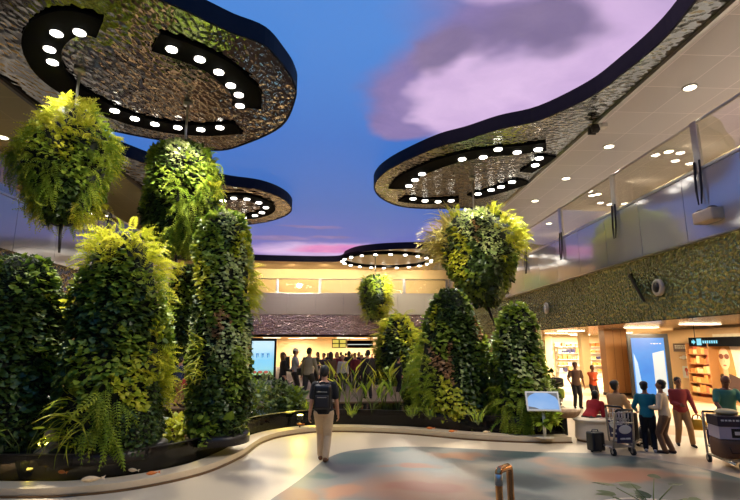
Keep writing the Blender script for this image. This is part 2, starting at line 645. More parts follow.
def inlay_material():
    k = NT('blotched coloured terrazzo')
    c = k.coord()
    wn = k.noise(c, 0.8, 3, 0.55, 'Color')
    vm = k.new('ShaderNodeVectorMath', operation='MULTIPLY_ADD')
    k.link(wn, vm.inputs[0])
    vm.inputs[1].default_value = (1.5, 1.5, 0)
    k.link(c, vm.inputs[2])
    P = vm.outputs[0]
    col = k.mix(k.noise(c, 0.5, 3), srgb(92, 100, 98), srgb(128, 122, 108))
    teal, dk, org, orl, crm, tan = srgb(62, 92, 88), srgb(34, 46, 46), srgb(156, 82, 42), srgb(164, 112, 74), srgb(180, 162, 134), srgb(140, 98, 64)
    px = [  # centre pixel, half width px, half height px, colour
        (352, 459, 36, 6, teal), (400, 450, 16, 3, teal), (326, 475, 10, 4, teal), (300, 494, 26, 8, tan), (350, 492, 20, 8, orl),
        (425, 490, 62, 18, orl), (420, 488, 34, 6, org), (408, 466, 18, 3, org), (520, 455, 26, 4, teal), (475, 470, 40, 9, crm),
        (525, 477, 44, 10, teal), (530, 479, 28, 6, dk), (520, 496, 40, 6, dk), (560, 462, 30, 4, orl), (600, 461, 46, 5, teal), (650, 466, 30, 3, dk),
        (625, 478, 40, 7, org), (600, 474, 60, 9, orl), (684, 468, 18, 4, crm), (722, 490, 60, 9, dk), (725, 474, 26, 5, teal), (690, 482, 26, 4, orl), (460, 455, 30, 3, orl)]
    order = [3, 4, 5, 17, 9, 6, 7, 0, 1, 2, 8, 10, 11, 12, 13, 14, 15, 16, 18, 21, 19, 20, 22]
    for i in order:
        x, y, w, h, cl = px[i]
        a = gp(x, y)
        rx = (gp(x + w, y) - gp(x - w, y)).length / 2
        ry = (gp(x, y - h) - gp(x, y + h)).length / 2
        s = k.new('ShaderNodeVectorMath', operation='SUBTRACT')
        k.link(P, s.inputs[0])
        s.inputs[1].default_value = (a.x + 0.75, a.y + 0.75, 0)
        d = k.new('ShaderNodeVectorMath', operation='DIVIDE')
        k.link(s.outputs[0], d.inputs[0])
        d.inputs[1].default_value = (rx, ry, 1e6)
        ln = k.new('ShaderNodeVectorMath', operation='LENGTH')
        k.link(d.outputs[0], ln.inputs[0])
        mr = k.new('ShaderNodeMapRange', interpolation_type='SMOOTHSTEP')
        mr.inputs[1].default_value = 1.35
        mr.inputs[2].default_value = 0.55
        k.link(ln.outputs['Value'], mr.inputs[0])
        col = k.mix(k.math('MULTIPLY', mr.outputs[0], 0.9), col, cl)
    sp = k.noise(c, 70, 2)
    col = k.mix(k.math('MULTIPLY', sp, 0.25), col, srgb(120, 110, 100))
    k.link(col, k.b.inputs['Base Color'])
    k.b.inputs['Roughness'].default_value = 0.45
    return k.m


mb = MB()
mb.prism([(p.x, p.y) for p in inlay_curve], -0.02, 0.006)
struct(mb, 'floor_2', inlay_material())

# ---- pond: coping kerb, glass wall, bed, water
kerb_px = [(-60, 497), (0, 498), (60, 497), (130, 490), (200, 475), (240, 458), (262, 443), (290, 435.5), (330, 432), (400, 434), (470, 440), (530, 443), (572, 443)]
kerb = smooth_curve([gp(*p) for p in kerb_px], 8)
m_ = MB()
ribbon(m_, kerb, 0.40, -0.01, 0.13)
ko = m_.build('trim_1', M['stone'], smooth=False)
tag(ko, kind='structure')
m_ = MB()
ribbon(m_, kerb, 0.03, -0.005, 0.035, off=-0.031)
struct(m_, 'trim_2', M['shadowgap'])  # shade of the gap along the kerb foot, put in as a brown strip
glass_path = []
n_ = len(kerb)
for i, p in enumerate(kerb):
    t = (kerb[min(i + 1, n_ - 1)] - kerb[max(i - 1, 0)]).normalized()
    glass_path.append(p + Vector((-t.y, t.x, 0)) * 0.46)
g0, g1 = glass_path[0], glass_path[-1]
ZW = 0.42
m_ = MB()
ribbon(m_, glass_path, 0.025, 0.02, 0.50)
struct(m_, 'wall_pond', clear('smoky pond glass', (0.30, 0.28, 0.24), 0.02, 0.03, edge=.45))
m_ = MB()
ribbon(m_, glass_path, 0.05, 0.50, 0.515, off=-0.012)
struct(m_, 'trim_3', M['darksteel'])
DECK = [(-9.9, 14.7), (-2.6, 14.9), (-2.1, 16.2), (1.9, 16.4), (2.2, 21.5), (5.4, 21.8), (5.8, 24), (5.8, 43.8), (-9.9, 43.8)]
pond_out = [(p.x, p.y) for p in glass_path] + [(g1.x + 0.05, 20), (g1.x, 22), (2, 21.6), (1.8, 16.3), (-2.2, 16.1), (-2.7, 14.8), (g0.x, 14.8)]
m_ = MB()
m_.prism(pond_out, 0.004, 0.03)
struct(m_, 'floor_3', M['pondfloor'])
m_ = MB()
m_.prism(pond_out, ZW - 0.004, ZW)
struct(m_, 'water', clear('dark pond water', (0.34, 0.34, 0.20), 0.04, 0.03, 0.25, 2.2))
m_ = MB()
m_.prism(DECK, 0.0, 0.45)
deck = struct(m_, 'floor_4', plain('warm reflective terrace stone', srgb(112, 88, 64), 0.5, 0, 0.15, 1.2))
# end wall of the pond beside the bench
m_ = MB()
m_.box((g1.x + 0.06, (g1.y + 20) / 2, 0.25), (0.12, 20 - g1.y, 0.5))
struct(m_, 'wall_pond_end', M['black'])


# ---- tiled soffits of the upper storey
def tile_material(name, a, b, sx=1.25, sy=1.6, rough=0.5, mort=1.45):
    k = NT(name)
    br = k.new('ShaderNodeTexBrick')
    br.offset = 0.0
    br.inputs['Color1'].default_value = a
    br.inputs['Color2'].default_value = b
    br.inputs['Mortar'].default_value = tuple(min(1, x * mort) for x in a[:3]) + (1,)
    br.inputs['Scale'].default_value = 1.0
    br.inputs['Mortar Size'].default_value = 0.012
    br.inputs['Brick Width'].default_value = sx
    br.inputs['Row Height'].default_value = sy
    k.link(k.coord(), br.inputs['Vector'])
    k.link(br.outputs['Color'], k.b.inputs['Base Color'])
    k.b.inputs['Roughness'].default_value = rough
    return k.m


struct(MB().box((12.0, 21, ZC + 0.15), (6.9, 62, 0.3)), 'ceiling_right', tile_material('beige ceiling tiles', srgb(204, 196, 192), srgb(196, 188, 184), rough=0.4))
struct(MB().box((-12.4, 21, ZC + 0.15), (5.0, 62, 0.3)), 'ceiling_left', tile_material('olive ceiling tiles', srgb(128, 118, 70), srgb(120, 110, 66)))
struct(MB().box((XSR - 0.04, 16, ZC - 0.02), (0.12, 52, 0.16)), 'trim_4', M['steel'])
struct(MB().box((XSL + 0.04, 16, ZC - 0.02), (0.12, 52, 0.16)), 'trim_5', M['darksteel'])
far_soffit = smooth_curve([(-9.9, 43.3), (-6.5, 43.9), (-3.0, 44.1), (-0.9, 43.9), (-0.25, 43.0), (0.0, 41.4), (1.2, 39.2), (4.0, 37.8), (8.5, 37.2)], 6)
pl_ = [(p.x, p.y) for p in far_soffit] + [(8.5, 50), (-9.9, 50)]
m_ = MB()
m_.prism(pl_, ZC, ZC + 0.55, mi=1, mi_bottom=0, mi_side=1)
struct(m_, 'ceiling_far', [plain('cream far soffit', srgb(214, 186, 140), 0.45, 0, 0.05, 1), M['fascia']])

# ---- dimpled facades, parapets, upper walls
ZP0, ZP1, ZG0, ZG1 = 2.98, 4.95, 6.80, 8.12
# right: leans in a little towards the top
m_ = MB()
m_.add([(XR, -6, ZP0), (XR, YF, ZP0), (XR - 0.05, YF, ZP1), (XR - 0.05, -6, ZP1), (XR + .3, -6, ZP0), (XR + .3, YF, ZP0), (XR + .3, YF, ZP1), (XR + .3, -6, ZP1)],
       [(0, 1, 2, 3), (5, 4, 7, 6), (0, 4, 5, 1), (3, 2, 6, 7), (0, 3, 7, 4), (1, 5, 6, 2)])
struct(m_, 'wall_right', M['facade'])
m_ = MB()
m_.box((XL - .15, 19, (ZP0 + ZP1) / 2), (.3, 50, ZP1 - ZP0))
struct(m_, 'wall_left', hammered('dimpled dark metal facade', (0.34, 0.32, 0.2), 5.5, 0.22, 0.9, (1, 1, 1), 0.07, 0.5))
m_ = MB()
m_.box((-0.25, YF + .15, (ZP0 + ZP1) / 2), (20, .3, ZP1 - ZP0))
struct(m_, 'wall_far', M['facade_far'])


def parapet(name, y0, y1, x, side, mat):
    """run of separate glossy panels with fine joints, one structure"""
    m = MB()
    n = int(round((y1 - y0) / 2.12))
    d = (y1 - y0) / n
    for i in range(n):
        m.box((x + side * 0.10, y0 + d * (i + .5), (ZP1 + ZG0) / 2), (0.2, d - 0.02, ZG0 - ZP1 - 0.02))
    m.box((x + side * 0.16, (y0 + y1) / 2, (ZP1 + ZG0) / 2), (0.16, y1 - y0, ZG0 - ZP1 - .06))
    return struct(m, name, mat)


parapet('wall_right_upper', -4, YF, XR - 0.12, 1, M['parapet'])
parapet('wall_left_upper', -4, YF, XL + 0.12, -1, M['parapet'])
m_ = MB()
for i in range(8):
    m_.box((-10 + 2.45 * (i + .5), YF + .02, (ZP1 + ZG0) / 2), (2.43, .2, ZG0 - ZP1 - .02))
struct(m_, 'wall_far_upper', M['parapet_far'])
struct(MB().box((XR - .12, 20, ZP1), (.2, 48, .05)), 'trim_6', M['steel'])
# upper floors and the walls behind the galleries
struct(MB().box((12.4, 20, ZG0 - .2), (5.6, 50, .3)), 'floor_5', M['carpet'])
struct(MB().box((-12.4, 20, ZG0 - .2), (4.7, 50, .3)), 'floor_6', M['carpet'])
struct(MB().box((0, 48.2, ZG0 - .2), (36, 8, .3)), 'floor_7', M['carpet'])
struct(MB().box((15.1, 20, 8.3), (.3, 62, 3.2)), 'wall_right_gallery', plain('pale sand gallery wall', srgb(222, 204, 172), 0.6, 0, 0.05, 2))
struct(MB().box((-14.7, 20, 8.3), (.3, 62, 3.2)), 'wall_left_gallery', plain('olive ochre gallery wall', srgb(176, 146, 92), 0.6, 0, 0.06, 1))
struct(MB().box((0, 48.5, 8.3), (36, .3, 3.2)), 'wall_far_gallery', M['cream'])
# hidden part of the hall behind the camera
struct(MB().box((0, -10, 5.2), (40, .3, 10.6)), 'wall_back', M['cream'])

# ---- lower storey behind the facades: ceilings and walls of the shop fronts
struct(MB().box((14.6, 19, ZP0 + .1), (10.2, 50, .2)), 'ceiling_shop_right', M['shopceil'])
struct(MB().box((-12.5, 19, ZP0 + .1), (4.7, 50, .2)), 'ceiling_shop_left', M['shopceil'])
struct(MB().box((0, 50, ZP0 + .1), (40, 12, .2)), 'ceiling_shop_far', M['shopceil'])
struct(MB().box((-14.7, 19, 1.5), (.3, 50, 3)), 'wall_left_lower', M['shopwall'])
struct(MB().box((0, 54, 1.5), (40, .3, 3)), 'wall_far_lower', M['shopwall'])
struct(MB().box((15.15, 9, 1.5), (.3, 26, 3)), 'wall_right_lower', M['shopwall'])
struct(MB().box((19.6, 34, 1.5), (.3, 26, 3)), 'wall_shop_back', plain('bright cream shop wall', srgb(250, 228, 186), 0.4, 0, 0.05, 1.5))
struct(MB().box((17.4, 22.1, 1.5), (4.5, .3, 3)), 'wall_shop_side', M['shopwall'])


# ================================================================== RAILINGS
pane_mat = clear('clear railing glass', (0.93, 0.92, 0.86), 0.06, 0.02)


def railing(label, posts, x, zg0, zg1, post_mat, bracket=True, axis='Y', sgn=1):
    r = empty('glass_railing', (x, posts[0], zg0) if axis == 'Y' else (posts[0], x, zg0), label, 'railing')
    o = Vector(r.location)
    W3 = (lambda a, off, z: Vector((x + off, a, z)) - o) if axis == 'Y' else (lambda a, off, z: Vector((a, x + off, z)) - o)
    MB().tube([W3(posts[0], 0, zg1), W3(posts[-1], 0, zg1)], 0.045, 10).build('handrail', M['steel'], r, True)
    m = MB()
    d = (0.1, posts[-1] - posts[0], 0.07) if axis == 'Y' else (posts[-1] - posts[0], 0.1, 0.07)
    m.box(W3((posts[0] + posts[-1]) / 2, 0, zg0 + .02), d)
    m.build('bottom_rail', M['steel'], r)
    for a in posts:
        m = MB()
        m.box(W3(a, 0, (zg0 + zg1) / 2), (0.09, 0.24, zg1 - zg0 + .1) if axis == 'Y' else (.24, .09, zg1 - zg0 + .1), bev=.01)
        p = m.build('post', post_mat, r)
        if bracket:
            b = MB()
            for s in (-1, 1):
                b.tube([W3(a + s * .1, -.06 * sgn, zg0 + .25), W3(a + s * .1, -.10 * sgn, zg0 - .55), W3(a + s * .05, -.12 * sgn, zg0 - .95)], [.028, .03, .018], 8)
            bo = b.build('bracket', M['darksteel'], p)
    for a, b_ in zip(posts[:-1], posts[1:]):
        for q in range(2):
            l = (b_ - a - .3) / 2
            c0 = a + .14 + l / 2 + q * (l + .02)
            m = MB()
            m.box(W3(c0, .01, (zg0 + zg1) / 2 + .02), (.02, l, zg1 - zg0 - .12) if axis == 'Y' else (l, .02, zg1 - zg0 - .12))
            m.build('glass_pane', pane_mat, r)
    return r


railing('long glass railing with steel posts along the gallery above the right shop fronts', [3.6, 7.8, 11.95, 16.1, 20.4, 24.6, 28.8, 33.0, 37.2, 41.4, 43.8], XR - .1, ZG0, ZG1, M['steel'])
railing('glass railing of the left gallery behind the hanging gardens', [3.6, 7.8, 11.95, 16.1, 20.4, 24.6, 28.8, 33.0, 37.2, 41.4, 43.8], XL + .1, ZG0 - .3, ZG1 - .5, M['darksteel'], False, sgn=-1)
railing('glass railing across the far gallery under the cream soffit', [-9.9, -6.1, -2.3, 1.5, 5.3, 9.2], YF, ZG0, ZG1, M['steel'], False, 'X')

# ================================================================== CEILING CANOPIES


def canopy(label, outline_low, bands, lights, under, cables=(), lens_r=.2, top_only=True, fasc_h=0.5, group=None, spots=(), floods=()):
    cx = sum(p.x for p in outline_low) / len(outline_low)
    cy = sum(p.y for p in outline_low) / len(outline_low)
    r = empty('ceiling_canopy', (cx, cy, ZC), label, 'ceiling canopy', group=group)
    L = lambda p: (p.x - cx, p.y - cy)
    m = MB()
    m.prism([L(p) for p in outline_low], 0.0, 0.06)
    m.build('mirror_panel', under, r)
    m = MB()
    pts = [Vector((*L(p), 0)) for p in outline_low]
    n = len(pts)
    ar = sum(pts[i].x * pts[(i + 1) % n].y - pts[(i + 1) % n].x * pts[i].y for i in range(n))
    if ar < 0:
        pts.reverse()
    outer = []
    for i in range(n):
        t = (pts[(i + 1) % n] - pts[i - 1]).normalized()
        outer.append(pts[i] + Vector((t.y, -t.x, 0)) * .06)
    vs = [(p.x, p.y, -.02) for p in pts] + [(p.x, p.y, -.02) for p in outer] + [(p.x, p.y, fasc_h) for p in outer] + [(p.x, p.y, fasc_h) for p in pts]
    fs = []
    for i in range(n):
        j = (i + 1) % n
        for k in range(4):
            q = (k + 1) % 4
            fs.append((k * n + i, k * n + j, q * n + j, q * n + i))
    m.add(vs, fs)
    m.build('fascia', M['fascia'], r)
    for pth, w in bands:
        c = smooth_curve([Vector((*L(gp(x, y, ZC)), 0)) for x, y in pth], 6)
        m = MB()
        ribbon(m, c, w, -.07, -.005, off=-w / 2)
        m.build('lighting_trough', M['band'], r)
    for x, y in lights:
        p = gp(x, y, ZC)
        m = MB()
        m.cyl((p.x - cx, p.y - cy, -.06), lens_r * 1.2, .06, 16)
        dl = m.build('downlight', M['black'], r)
        MB().cyl((p.x - cx, p.y - cy, -.09), lens_r, .05, 16).build('lens', M['lens'], dl)
    for (x, y), tgt, pw, ang in spots:
        p = gp(x, y, ZC)
        lamp('spot_lamp', 'SPOT', (p.x, p.y, ZC - .2), pw, NEUTRAL, r, tgt, .25, ang, .7)
    for (x, y), tgt, pw, ang in floods:  # added fill, away from any modelled downlight, to brighten the plants' near sides
        lamp('fill_lamp', 'SPOT', (x, y, ZC - .2), pw, NEUTRAL, r, tgt, .3, ang, .7)
    return r


def P97(px):
    return [gp(x, y, ZC) for x, y in px]


mir_left = hammered('hammered mirror ceiling panels left', (0.40, 0.40, 0.38), 4.2, 0.10, 0.5, (1.6, 1, 1), 0.06, 0.35)
mir_right = M['mirror']

out = P97([(164, 2), (206, 21), (232, 33), (263, 45), (281, 64), (292, 81), (294, 98), (280, 126), (243, 144), (215, 150), (174, 142), (130, 134)])
out = [Vector((-8.2, 8.6, 0)), Vector((-5.8, 9.0, 0))] + out + [Vector((-9.2, 16.1, 0))]
out = smooth_curve(out, 5) + [Vector((-9.85, 15.9, 0)), Vector((-9.85, 8.6, 0))]
canopy('large cloud shaped mirror canopy with black light troughs hanging above the left gardens', out,
       [([(100, 27), (75, 20), (50, 30), (42, 50), (55, 76), (86, 98), (120, 114), (160, 125), (200, 129), (238, 127)], .85),
        ([(156, 40), (190, 52), (218, 65), (238, 82), (246, 92), (247, 106)], .9)],
       [(57, 30), (80, 29), (50, 46), (53, 59), (115, 108), (135, 116), (155, 121.5), (178, 125), (201, 127), (220, 125),
        (172, 46), (200, 56), (219, 69), (231, 82.5), (239, 92), (240, 103)], mir_left, lens_r=.135,
       spots=[((80, 29), (-4.2, 9.2, 3.6), POW_GROW, .55), ((53, 59), (-7.4, 12.6, 7.6), POW_GROW * .55, .9), ((115, 108), (-7.3, 12.5, 7.2), POW_GROW * .5, .9), ((57, 30), (-5.9, 9.2, 2.6), POW_GROW * .22, .6),
              ((178, 125), (-5.0, 14.4, 7.0), POW_GROW * .5, .8), ((239, 92), (6.0, 20.9, 6.4), POW_GROW * 2.0, .34), ((200, 56), (-5.0, 14.2, 6.2), POW_GROW * .7, .7), ((231, 82), (-2.5, 10.3, 3.6), POW_GROW * .75, .5),
              ((239, 100), (-1.0, 9.5, 0), POW_WIDE, 1.6), ((172, 46), (-4.4, 8.0, 1), POW_WIDE * 1.5, 1.4), ((220, 125), (-5.4, 16.6, 3.4), POW_GROW * .4, .6)])

out = P97([(160, 168), (220, 184), (260, 190), (283, 199), (291, 209), (284, 216), (265, 222), (240, 225.5)])
out = [Vector((-9.85, 18.0, 0)), Vector((-9.2, 18.6, 0))] + out + [Vector((-8.4, 31.6, 0)), Vector((-9.85, 33.2, 0))]
canopy('smaller mirror canopy with a ring of lamps behind the upper left hanging garden', smooth_curve(out, 5),
       [([(215, 200), (228, 196), (250, 197), (266, 204), (266, 211), (250, 216), (228, 216)], .8)],
       [(223, 199), (234, 196.5), (247, 197.5), (259, 201), (266, 206), (262, 211), (255, 214), (244, 216), (233, 216), (224, 214)],
       hammered('hammered mirror ceiling panels rear', (0.5, 0.48, 0.44), 3.2, 0.12, 0.8, (1, 1, 1), 0.08), lens_r=.15,
       spots=[((234, 197), (-5.4, 17, 4.2), POW_GROW * .4, .7), ((262, 211), (-.6, 15.2, .8), POW_WIDE * .8, .9), ((250, 216), (-1.5, 44, 5.4), POW_WIDE * 2.2, 1.0)])

out = P97([(697, 0), (663, 40), (624, 73), (590, 97), (540, 120), (500, 129), (468, 139), (441, 146), (414, 157), (392, 168), (379, 178), (375, 188), (382, 198), (400, 206), (428, 208.5), (468, 208)])
out = [Vector((6.4, 3.0, 0)), Vector((7.2, 6.5, 0))] + out + [Vector((8.0, 26.4, 0))]
out = smooth_curve(out, 5) + [Vector((8.5, 27.2, 0)), Vector((8.5, 3.0, 0))]
canopy('long cloud shaped mirror canopy with lamps along the right tiled ceiling', out,
       [([(397, 188), (406, 178), (425, 168), (450, 159), (482, 152), (515, 149), (546, 145)], .85),
        ([(549, 155), (540, 162), (526, 171)], .6), ([(472, 196), (495, 190), (525, 180)], .9), ([(402, 198), (425, 200.5), (459, 199)], .9)],
       [(409, 184), (415, 178), (422, 172), (462, 157), (483, 155), (498, 147), (517, 150), (538, 147), (539, 156), (535, 163), (512, 180), (501, 185), (491, 188), (478, 192),
        (451, 199), (438, 200), (425, 199), (413, 197)], mir_right, lens_r=.15,
       spots=[((462, 157), (5.8, 20.5, 7.4), POW_GROW * .8, .7), ((438, 200), (5.6, 21, 6.6), POW_GROW * .8, .7), ((517, 150), (7.0, 20.8, 7.0), POW_GROW * .7, .7), ((409, 184), (3.0, 13.6, 2.4), POW_GROW * 1.2, .35),
              ((535, 163), (7.4, 21.0, 6.6), POW_GROW * 1.0, .8), ((538, 147), (4.5, 12.6, 2.0), POW_GROW * .8, .35), ((498, 147), (2.6, 13.2, 1.2), POW_GROW * .9, .4), ((415, 178), (2.5, 22.8, 1.8), POW_GROW * .8, .45), ((538, 147), (4.2, 11, 0), POW_WIDE * .8, 1.6)],
       floods=[((7.6, 12.0), (-7.4, 12.7, 7.0), POW_GROW * 2.0, .30), ((7.4, 13.0), (-5.0, 14.5, 6.6), POW_GROW * 1.1, .24), ((6.9, 5.2), (-4.6, 9.6, 2.6), POW_WIDE * 2.2, .8), ((7.2, 6.8), (3.4, 13, 1.8), POW_WIDE * 1.6, .7)])

# ring of lamps under the far soffit
ring = empty('ring_light', (3.6, 42.2, ZC), 'oval ring of small round lamps set in the far cream soffit', 'ceiling light')
m_ = MB()
el = [Vector((3.9 * math.cos(a), 3.5 * math.sin(a), 0)) for a in [2 * PI * i / 48 for i in range(48)]]
m_.tube([p + Vector((0, 0, -.03)) for p in el], .22, 8, closed=True)
m_.build('lighting_trough', M['band'], ring)
for i in range(20):
    a = 2 * PI * i / 20
    m_ = MB()
    m_.cyl((3.9 * math.cos(a), 3.5 * math.sin(a), -.27), .14, .08, 14, 0)
    m_.build('downlight', M['lens'], ring)
lamp('spot_lamp', 'SPOT', (3.6, 40, ZC - .4), POW_GROW * 1.2, NEUTRAL, ring, (2.6, 40.6, 6.4), .3, 1.0)
lamp('spot_lamp', 'SPOT', (4.6, 38.9, ZC - .4), POW_WIDE * 1.0, NEUTRAL, ring, (3.5, 44, 5.2), .3, 1.9)

# ---- recessed downlights of the two tiled soffits
NTH = ['nearest', 'second', 'third', 'fourth', 'fifth', 'sixth', 'seventh', 'eighth']


def soffit_light(p, label, rad=.13, power=0, tgt=None):
    r = empty('recessed_downlight', (p.x, p.y, p.z), label, 'ceiling light', group='recessed downlights of the tiled ceilings')
    MB().cyl((0, 0, -.02), rad, .03, 18).build('lens', M['lens_soft'], r)
    m = MB()
    m.lathe([(rad, -.005), (rad, -.03), (rad * 1.25, -.035), (rad * 1.3, -.005)], n=20)
    m.build('trim_ring', M['white'], r, True)
    if power:
        lamp('downlight_lamp', 'SPOT', (p.x, p.y, p.z - .06), power, WARM, r, tgt or (p.x - .8, p.y, 0), .13, 2.3, .8)
    return r


for i, q in enumerate([(690, 87), (609, 146), (566, 178), (535, 200.5), (511, 218)]):
    soffit_light(gp(*q, ZC), NTH[i] + ' round downlight along the beige tiled ceiling over the right gallery', .16, POW_HALL)
soffit_light(Vector((11.0, 8.0, ZC)), 'round downlight in the beige tiled ceiling beyond the upper right corner', .16, POW_HALL)
soffit_light(Vector((11.0, 3.0, ZC)), 'round downlight in the beige tiled ceiling over the viewer', .16, POW_HALL)
for i, q in enumerate([(3, 137), (106, 172)]):
    soffit_light(gp(*q, ZC), NTH[i] + ' round downlight in the olive ceiling of the left gallery', .16, POW_HALL * .6)
for i, y in enumerate((22.5, 31)):
    soffit_light(Vector((-11.6, y, ZC)), NTH[i + 2] + ' round downlight in the olive ceiling of the left gallery', .16, POW_HALL * .6)
for i, y in enumerate((8.5, 12.8, 17.5, 23, 29, 36)):
    soffit_light(Vector((12.6, y, ZC)), ('nearest', 'second', 'third', 'fourth', 'fifth', 'sixth')[i] + ' round downlight deep inside the right gallery, seen through its railing glass', .16, POW_HALL * .75, (12.4, y, 0))
# wall washers of the upper storey (slots in the gallery ceilings)
for i, x in enumerate((-8, -5, -2, 1, 4, 7)):
    lamp('wall_washer', 'SPOT', (x, 45.2, ZC - .1), POW_WASH * 1.0, (1, .78, .48), None, (x, 48.4, 7.4), .3, 2.4)
for i, y in enumerate((9, 13, 17, 21, 26, 32, 38)):
    lamp('wall_washer', 'SPOT', (12.8, y, ZC - .1), POW_WASH * 1.1, WARM, None, (15, y, 7.6), .3, 2.2)
for i, y in enumerate((12, 18, 26)):
    lamp('wall_washer', 'SPOT', (-13.2, y, ZC - .1), POW_WASH * .3, WARM, None, (-14.6, y, 7.6), .3, 2.2)

# ================================================================== LEAVES
rng = np.random.default_rng(7)


def T_broad(wid=.42, droop=.25):
    v = [(0, 0, 0), (-wid, .3, .03), (0, .33, -.03), (wid, .3, .03), (-wid * .8, .65, -.4 * droop), (0, .68, -.5 * droop), (wid * .8, .65, -.4 * droop), (0, 1, -droop)]
    f = [(0, 2, 1), (0, 3, 2), (1, 2, 5, 4), (2, 3, 6, 5), (4, 5, 7), (5, 6, 7)]
    return np.array(v, float), f


def T_blade(w=.05, droop=.5, n=5):
    v, f = [], []
    for i in range(n):
        t = i / (n - 1)
        ww = w * (1 - t) ** .6 + .004
        v += [(-ww, t * (1 - .2 * t), .12 * math.sin(t * 2) - droop * t * t), (ww, t * (1 - .2 * t), .12 * math.sin(t * 2) - droop * t * t)]
    for i in range(n - 1):
        f.append((2 * i, 2 * i + 1, 2 * i + 3, 2 * i + 2))
    return np.array(v, float), f


def T_frond(pairs=9, droop=.45, wl=.17):
    v, f = [], []
    c = lambda t: np.array((0, t * (1 - .18 * t), .16 * math.sin(t * 2.2) - droop * t * t))
    for i in range(pairs):
        t = .12 + .86 * i / (pairs - 1)
        l = wl * math.sin(PI * min(1, .25 + .75 * t)) ** .8 + .02
        p = c(t)
        for s in (-1, 1):
            b = len(v)
            v += [tuple(p), tuple(p + (s * l * .5, .055, .02)), tuple(p + (s * l, .05, -.03)), tuple(p + (s * l * .5, -.02, -.005))]
            f.append((b, b + 1, b + 2, b + 3))
    b = len(v)
    ts = (0, .35, .7, 1)
    for t in ts:
        p = c(t)
        v += [tuple(p + (-.008, 0, 0)), tuple(p + (.008, 0, 0))]
    for i in range(3):
        f.append((b + 2 * i, b + 2 * i + 1, b + 2 * i + 3, b + 2 * i + 2))
    return np.array(v, float), f


def T_heart(wid=.5):
    pts = [(0, .12, .02), (-.22, 0, .05), (-wid, .2, .04), (-wid * .85, .5, 0), (-wid * .45, .8, -.06), (0, 1.05, -.14), (wid * .45, .8, -.06), (wid * .85, .5, 0), (wid, .2, .04), (.22, 0, .05), (0, .5, -.06)]
    f = [(10, i, (i + 1) % 10) for i in range(10)]
    return np.array(pts, float), f


def leaves_mesh(name, mat, tmpl, pos, dirs, nrm, length, parent=None, tint=None):
    """many leaves from one template as ONE mesh, each with its own hue value"""
    tv, tf = tmpl
    n = len(pos)
    if n == 0:
        return None
    d = dirs / np.linalg.norm(dirs, axis=1)[:, None]
    s = np.cross(d, nrm)
    s /= np.linalg.norm(s, axis=1)[:, None] + 1e-9
    u = np.cross(s, d)
    L = length[:, None, None]
    V = pos[:, None, :] + L * (tv[None, :, 0, None] * s[:, None, :] + tv[None, :, 1, None] * d[:, None, :] + tv[None, :, 2, None] * u[:, None, :])
    V = V.reshape(-1, 3)
    k = len(tv)
    lt = np.array([len(f) for f in tf])
    idx = np.concatenate([np.array(f) for f in tf])
    loops = (idx[None, :] + (np.arange(n) * k)[:, None]).reshape(-1)
    tot = np.tile(lt, n)
    start = np.concatenate([[0], np.cumsum(tot)[:-1]])
    me = bpy.data.meshes.new(name)
    me.vertices.add(len(V))
    me.vertices.foreach_set('co', V.astype(np.float32).reshape(-1))
    me.loops.add(len(loops))
    me.loops.foreach_set('vertex_index', loops.astype(np.int32))
    me.polygons.add(len(tot))
    me.polygons.foreach_set('loop_start', start.astype(np.int32))
    me.polygons.foreach_set('loop_total', tot.astype(np.int32))
    me.update(calc_edges=True)
    at = me.attributes.new('tint', 'FLOAT', 'POINT')
    t = rng.random(n) if tint is None else tint
    at.data.foreach_set('value', np.repeat(t, k).astype(np.float32))
    me.materials.append(mat)
    o = bpy.data.objects.new(name, me)
    COL.objects.link(o)
    if parent is not None:
        o.parent = parent
    return o


# kind: (part name, template, material, leaf length, leaves per m2, outward, upward, jitter)
SPECIES = {
    'fern_lime': ('fern_foliage', T_frond(9, .55), 'lime', .55, 52, 1.0, .25, .55),
    'fern': ('fern_foliage', T_frond(9, .6), 'fern', .52, 50, 1.0, .15, .55),
    'fern_hang': ('trailing_foliage', T_frond(10, .5, .12), 'fern', .75, 46, .6, -.7, .4),
    'blade': ('grass_foliage', T_blade(.035, .75), 'lime', .62, 80, 1.0, .3, .5),
    'plume': ('plume_foliage', T_blade(.022, .55, 6), 'plume', 1.0, 130, 1.0, .2, .45),
    'broad': ('broad_foliage', T_broad(.36, .3), 'green', .19, 170, .8, .05, .75),
    'broad_lime': ('bright_foliage', T_broad(.36, .3), 'lime', .16, 190, .8, .1, .75),
    'dark': ('dark_foliage', T_broad(.4, .3), 'dark', .17, 200, .7, -.1, .75),
    'dark_fine': ('dark_fine_foliage', T_broad(.3, .2), 'dark', .11, 330, .7, .0, .8),
    'pale': ('variegated_foliage', T_broad(.34, .3), 'pale', .15, 190, .9, .0, .8),
    'rust': ('rusty_foliage', T_broad(.42, .3), 'rust', .13, 230, .9, .0, .8),
    'teal': ('grey_green_foliage', T_broad(.3, .3), 'teal', .17, 190, .9, .1, .8),
}


FINE = 0.68


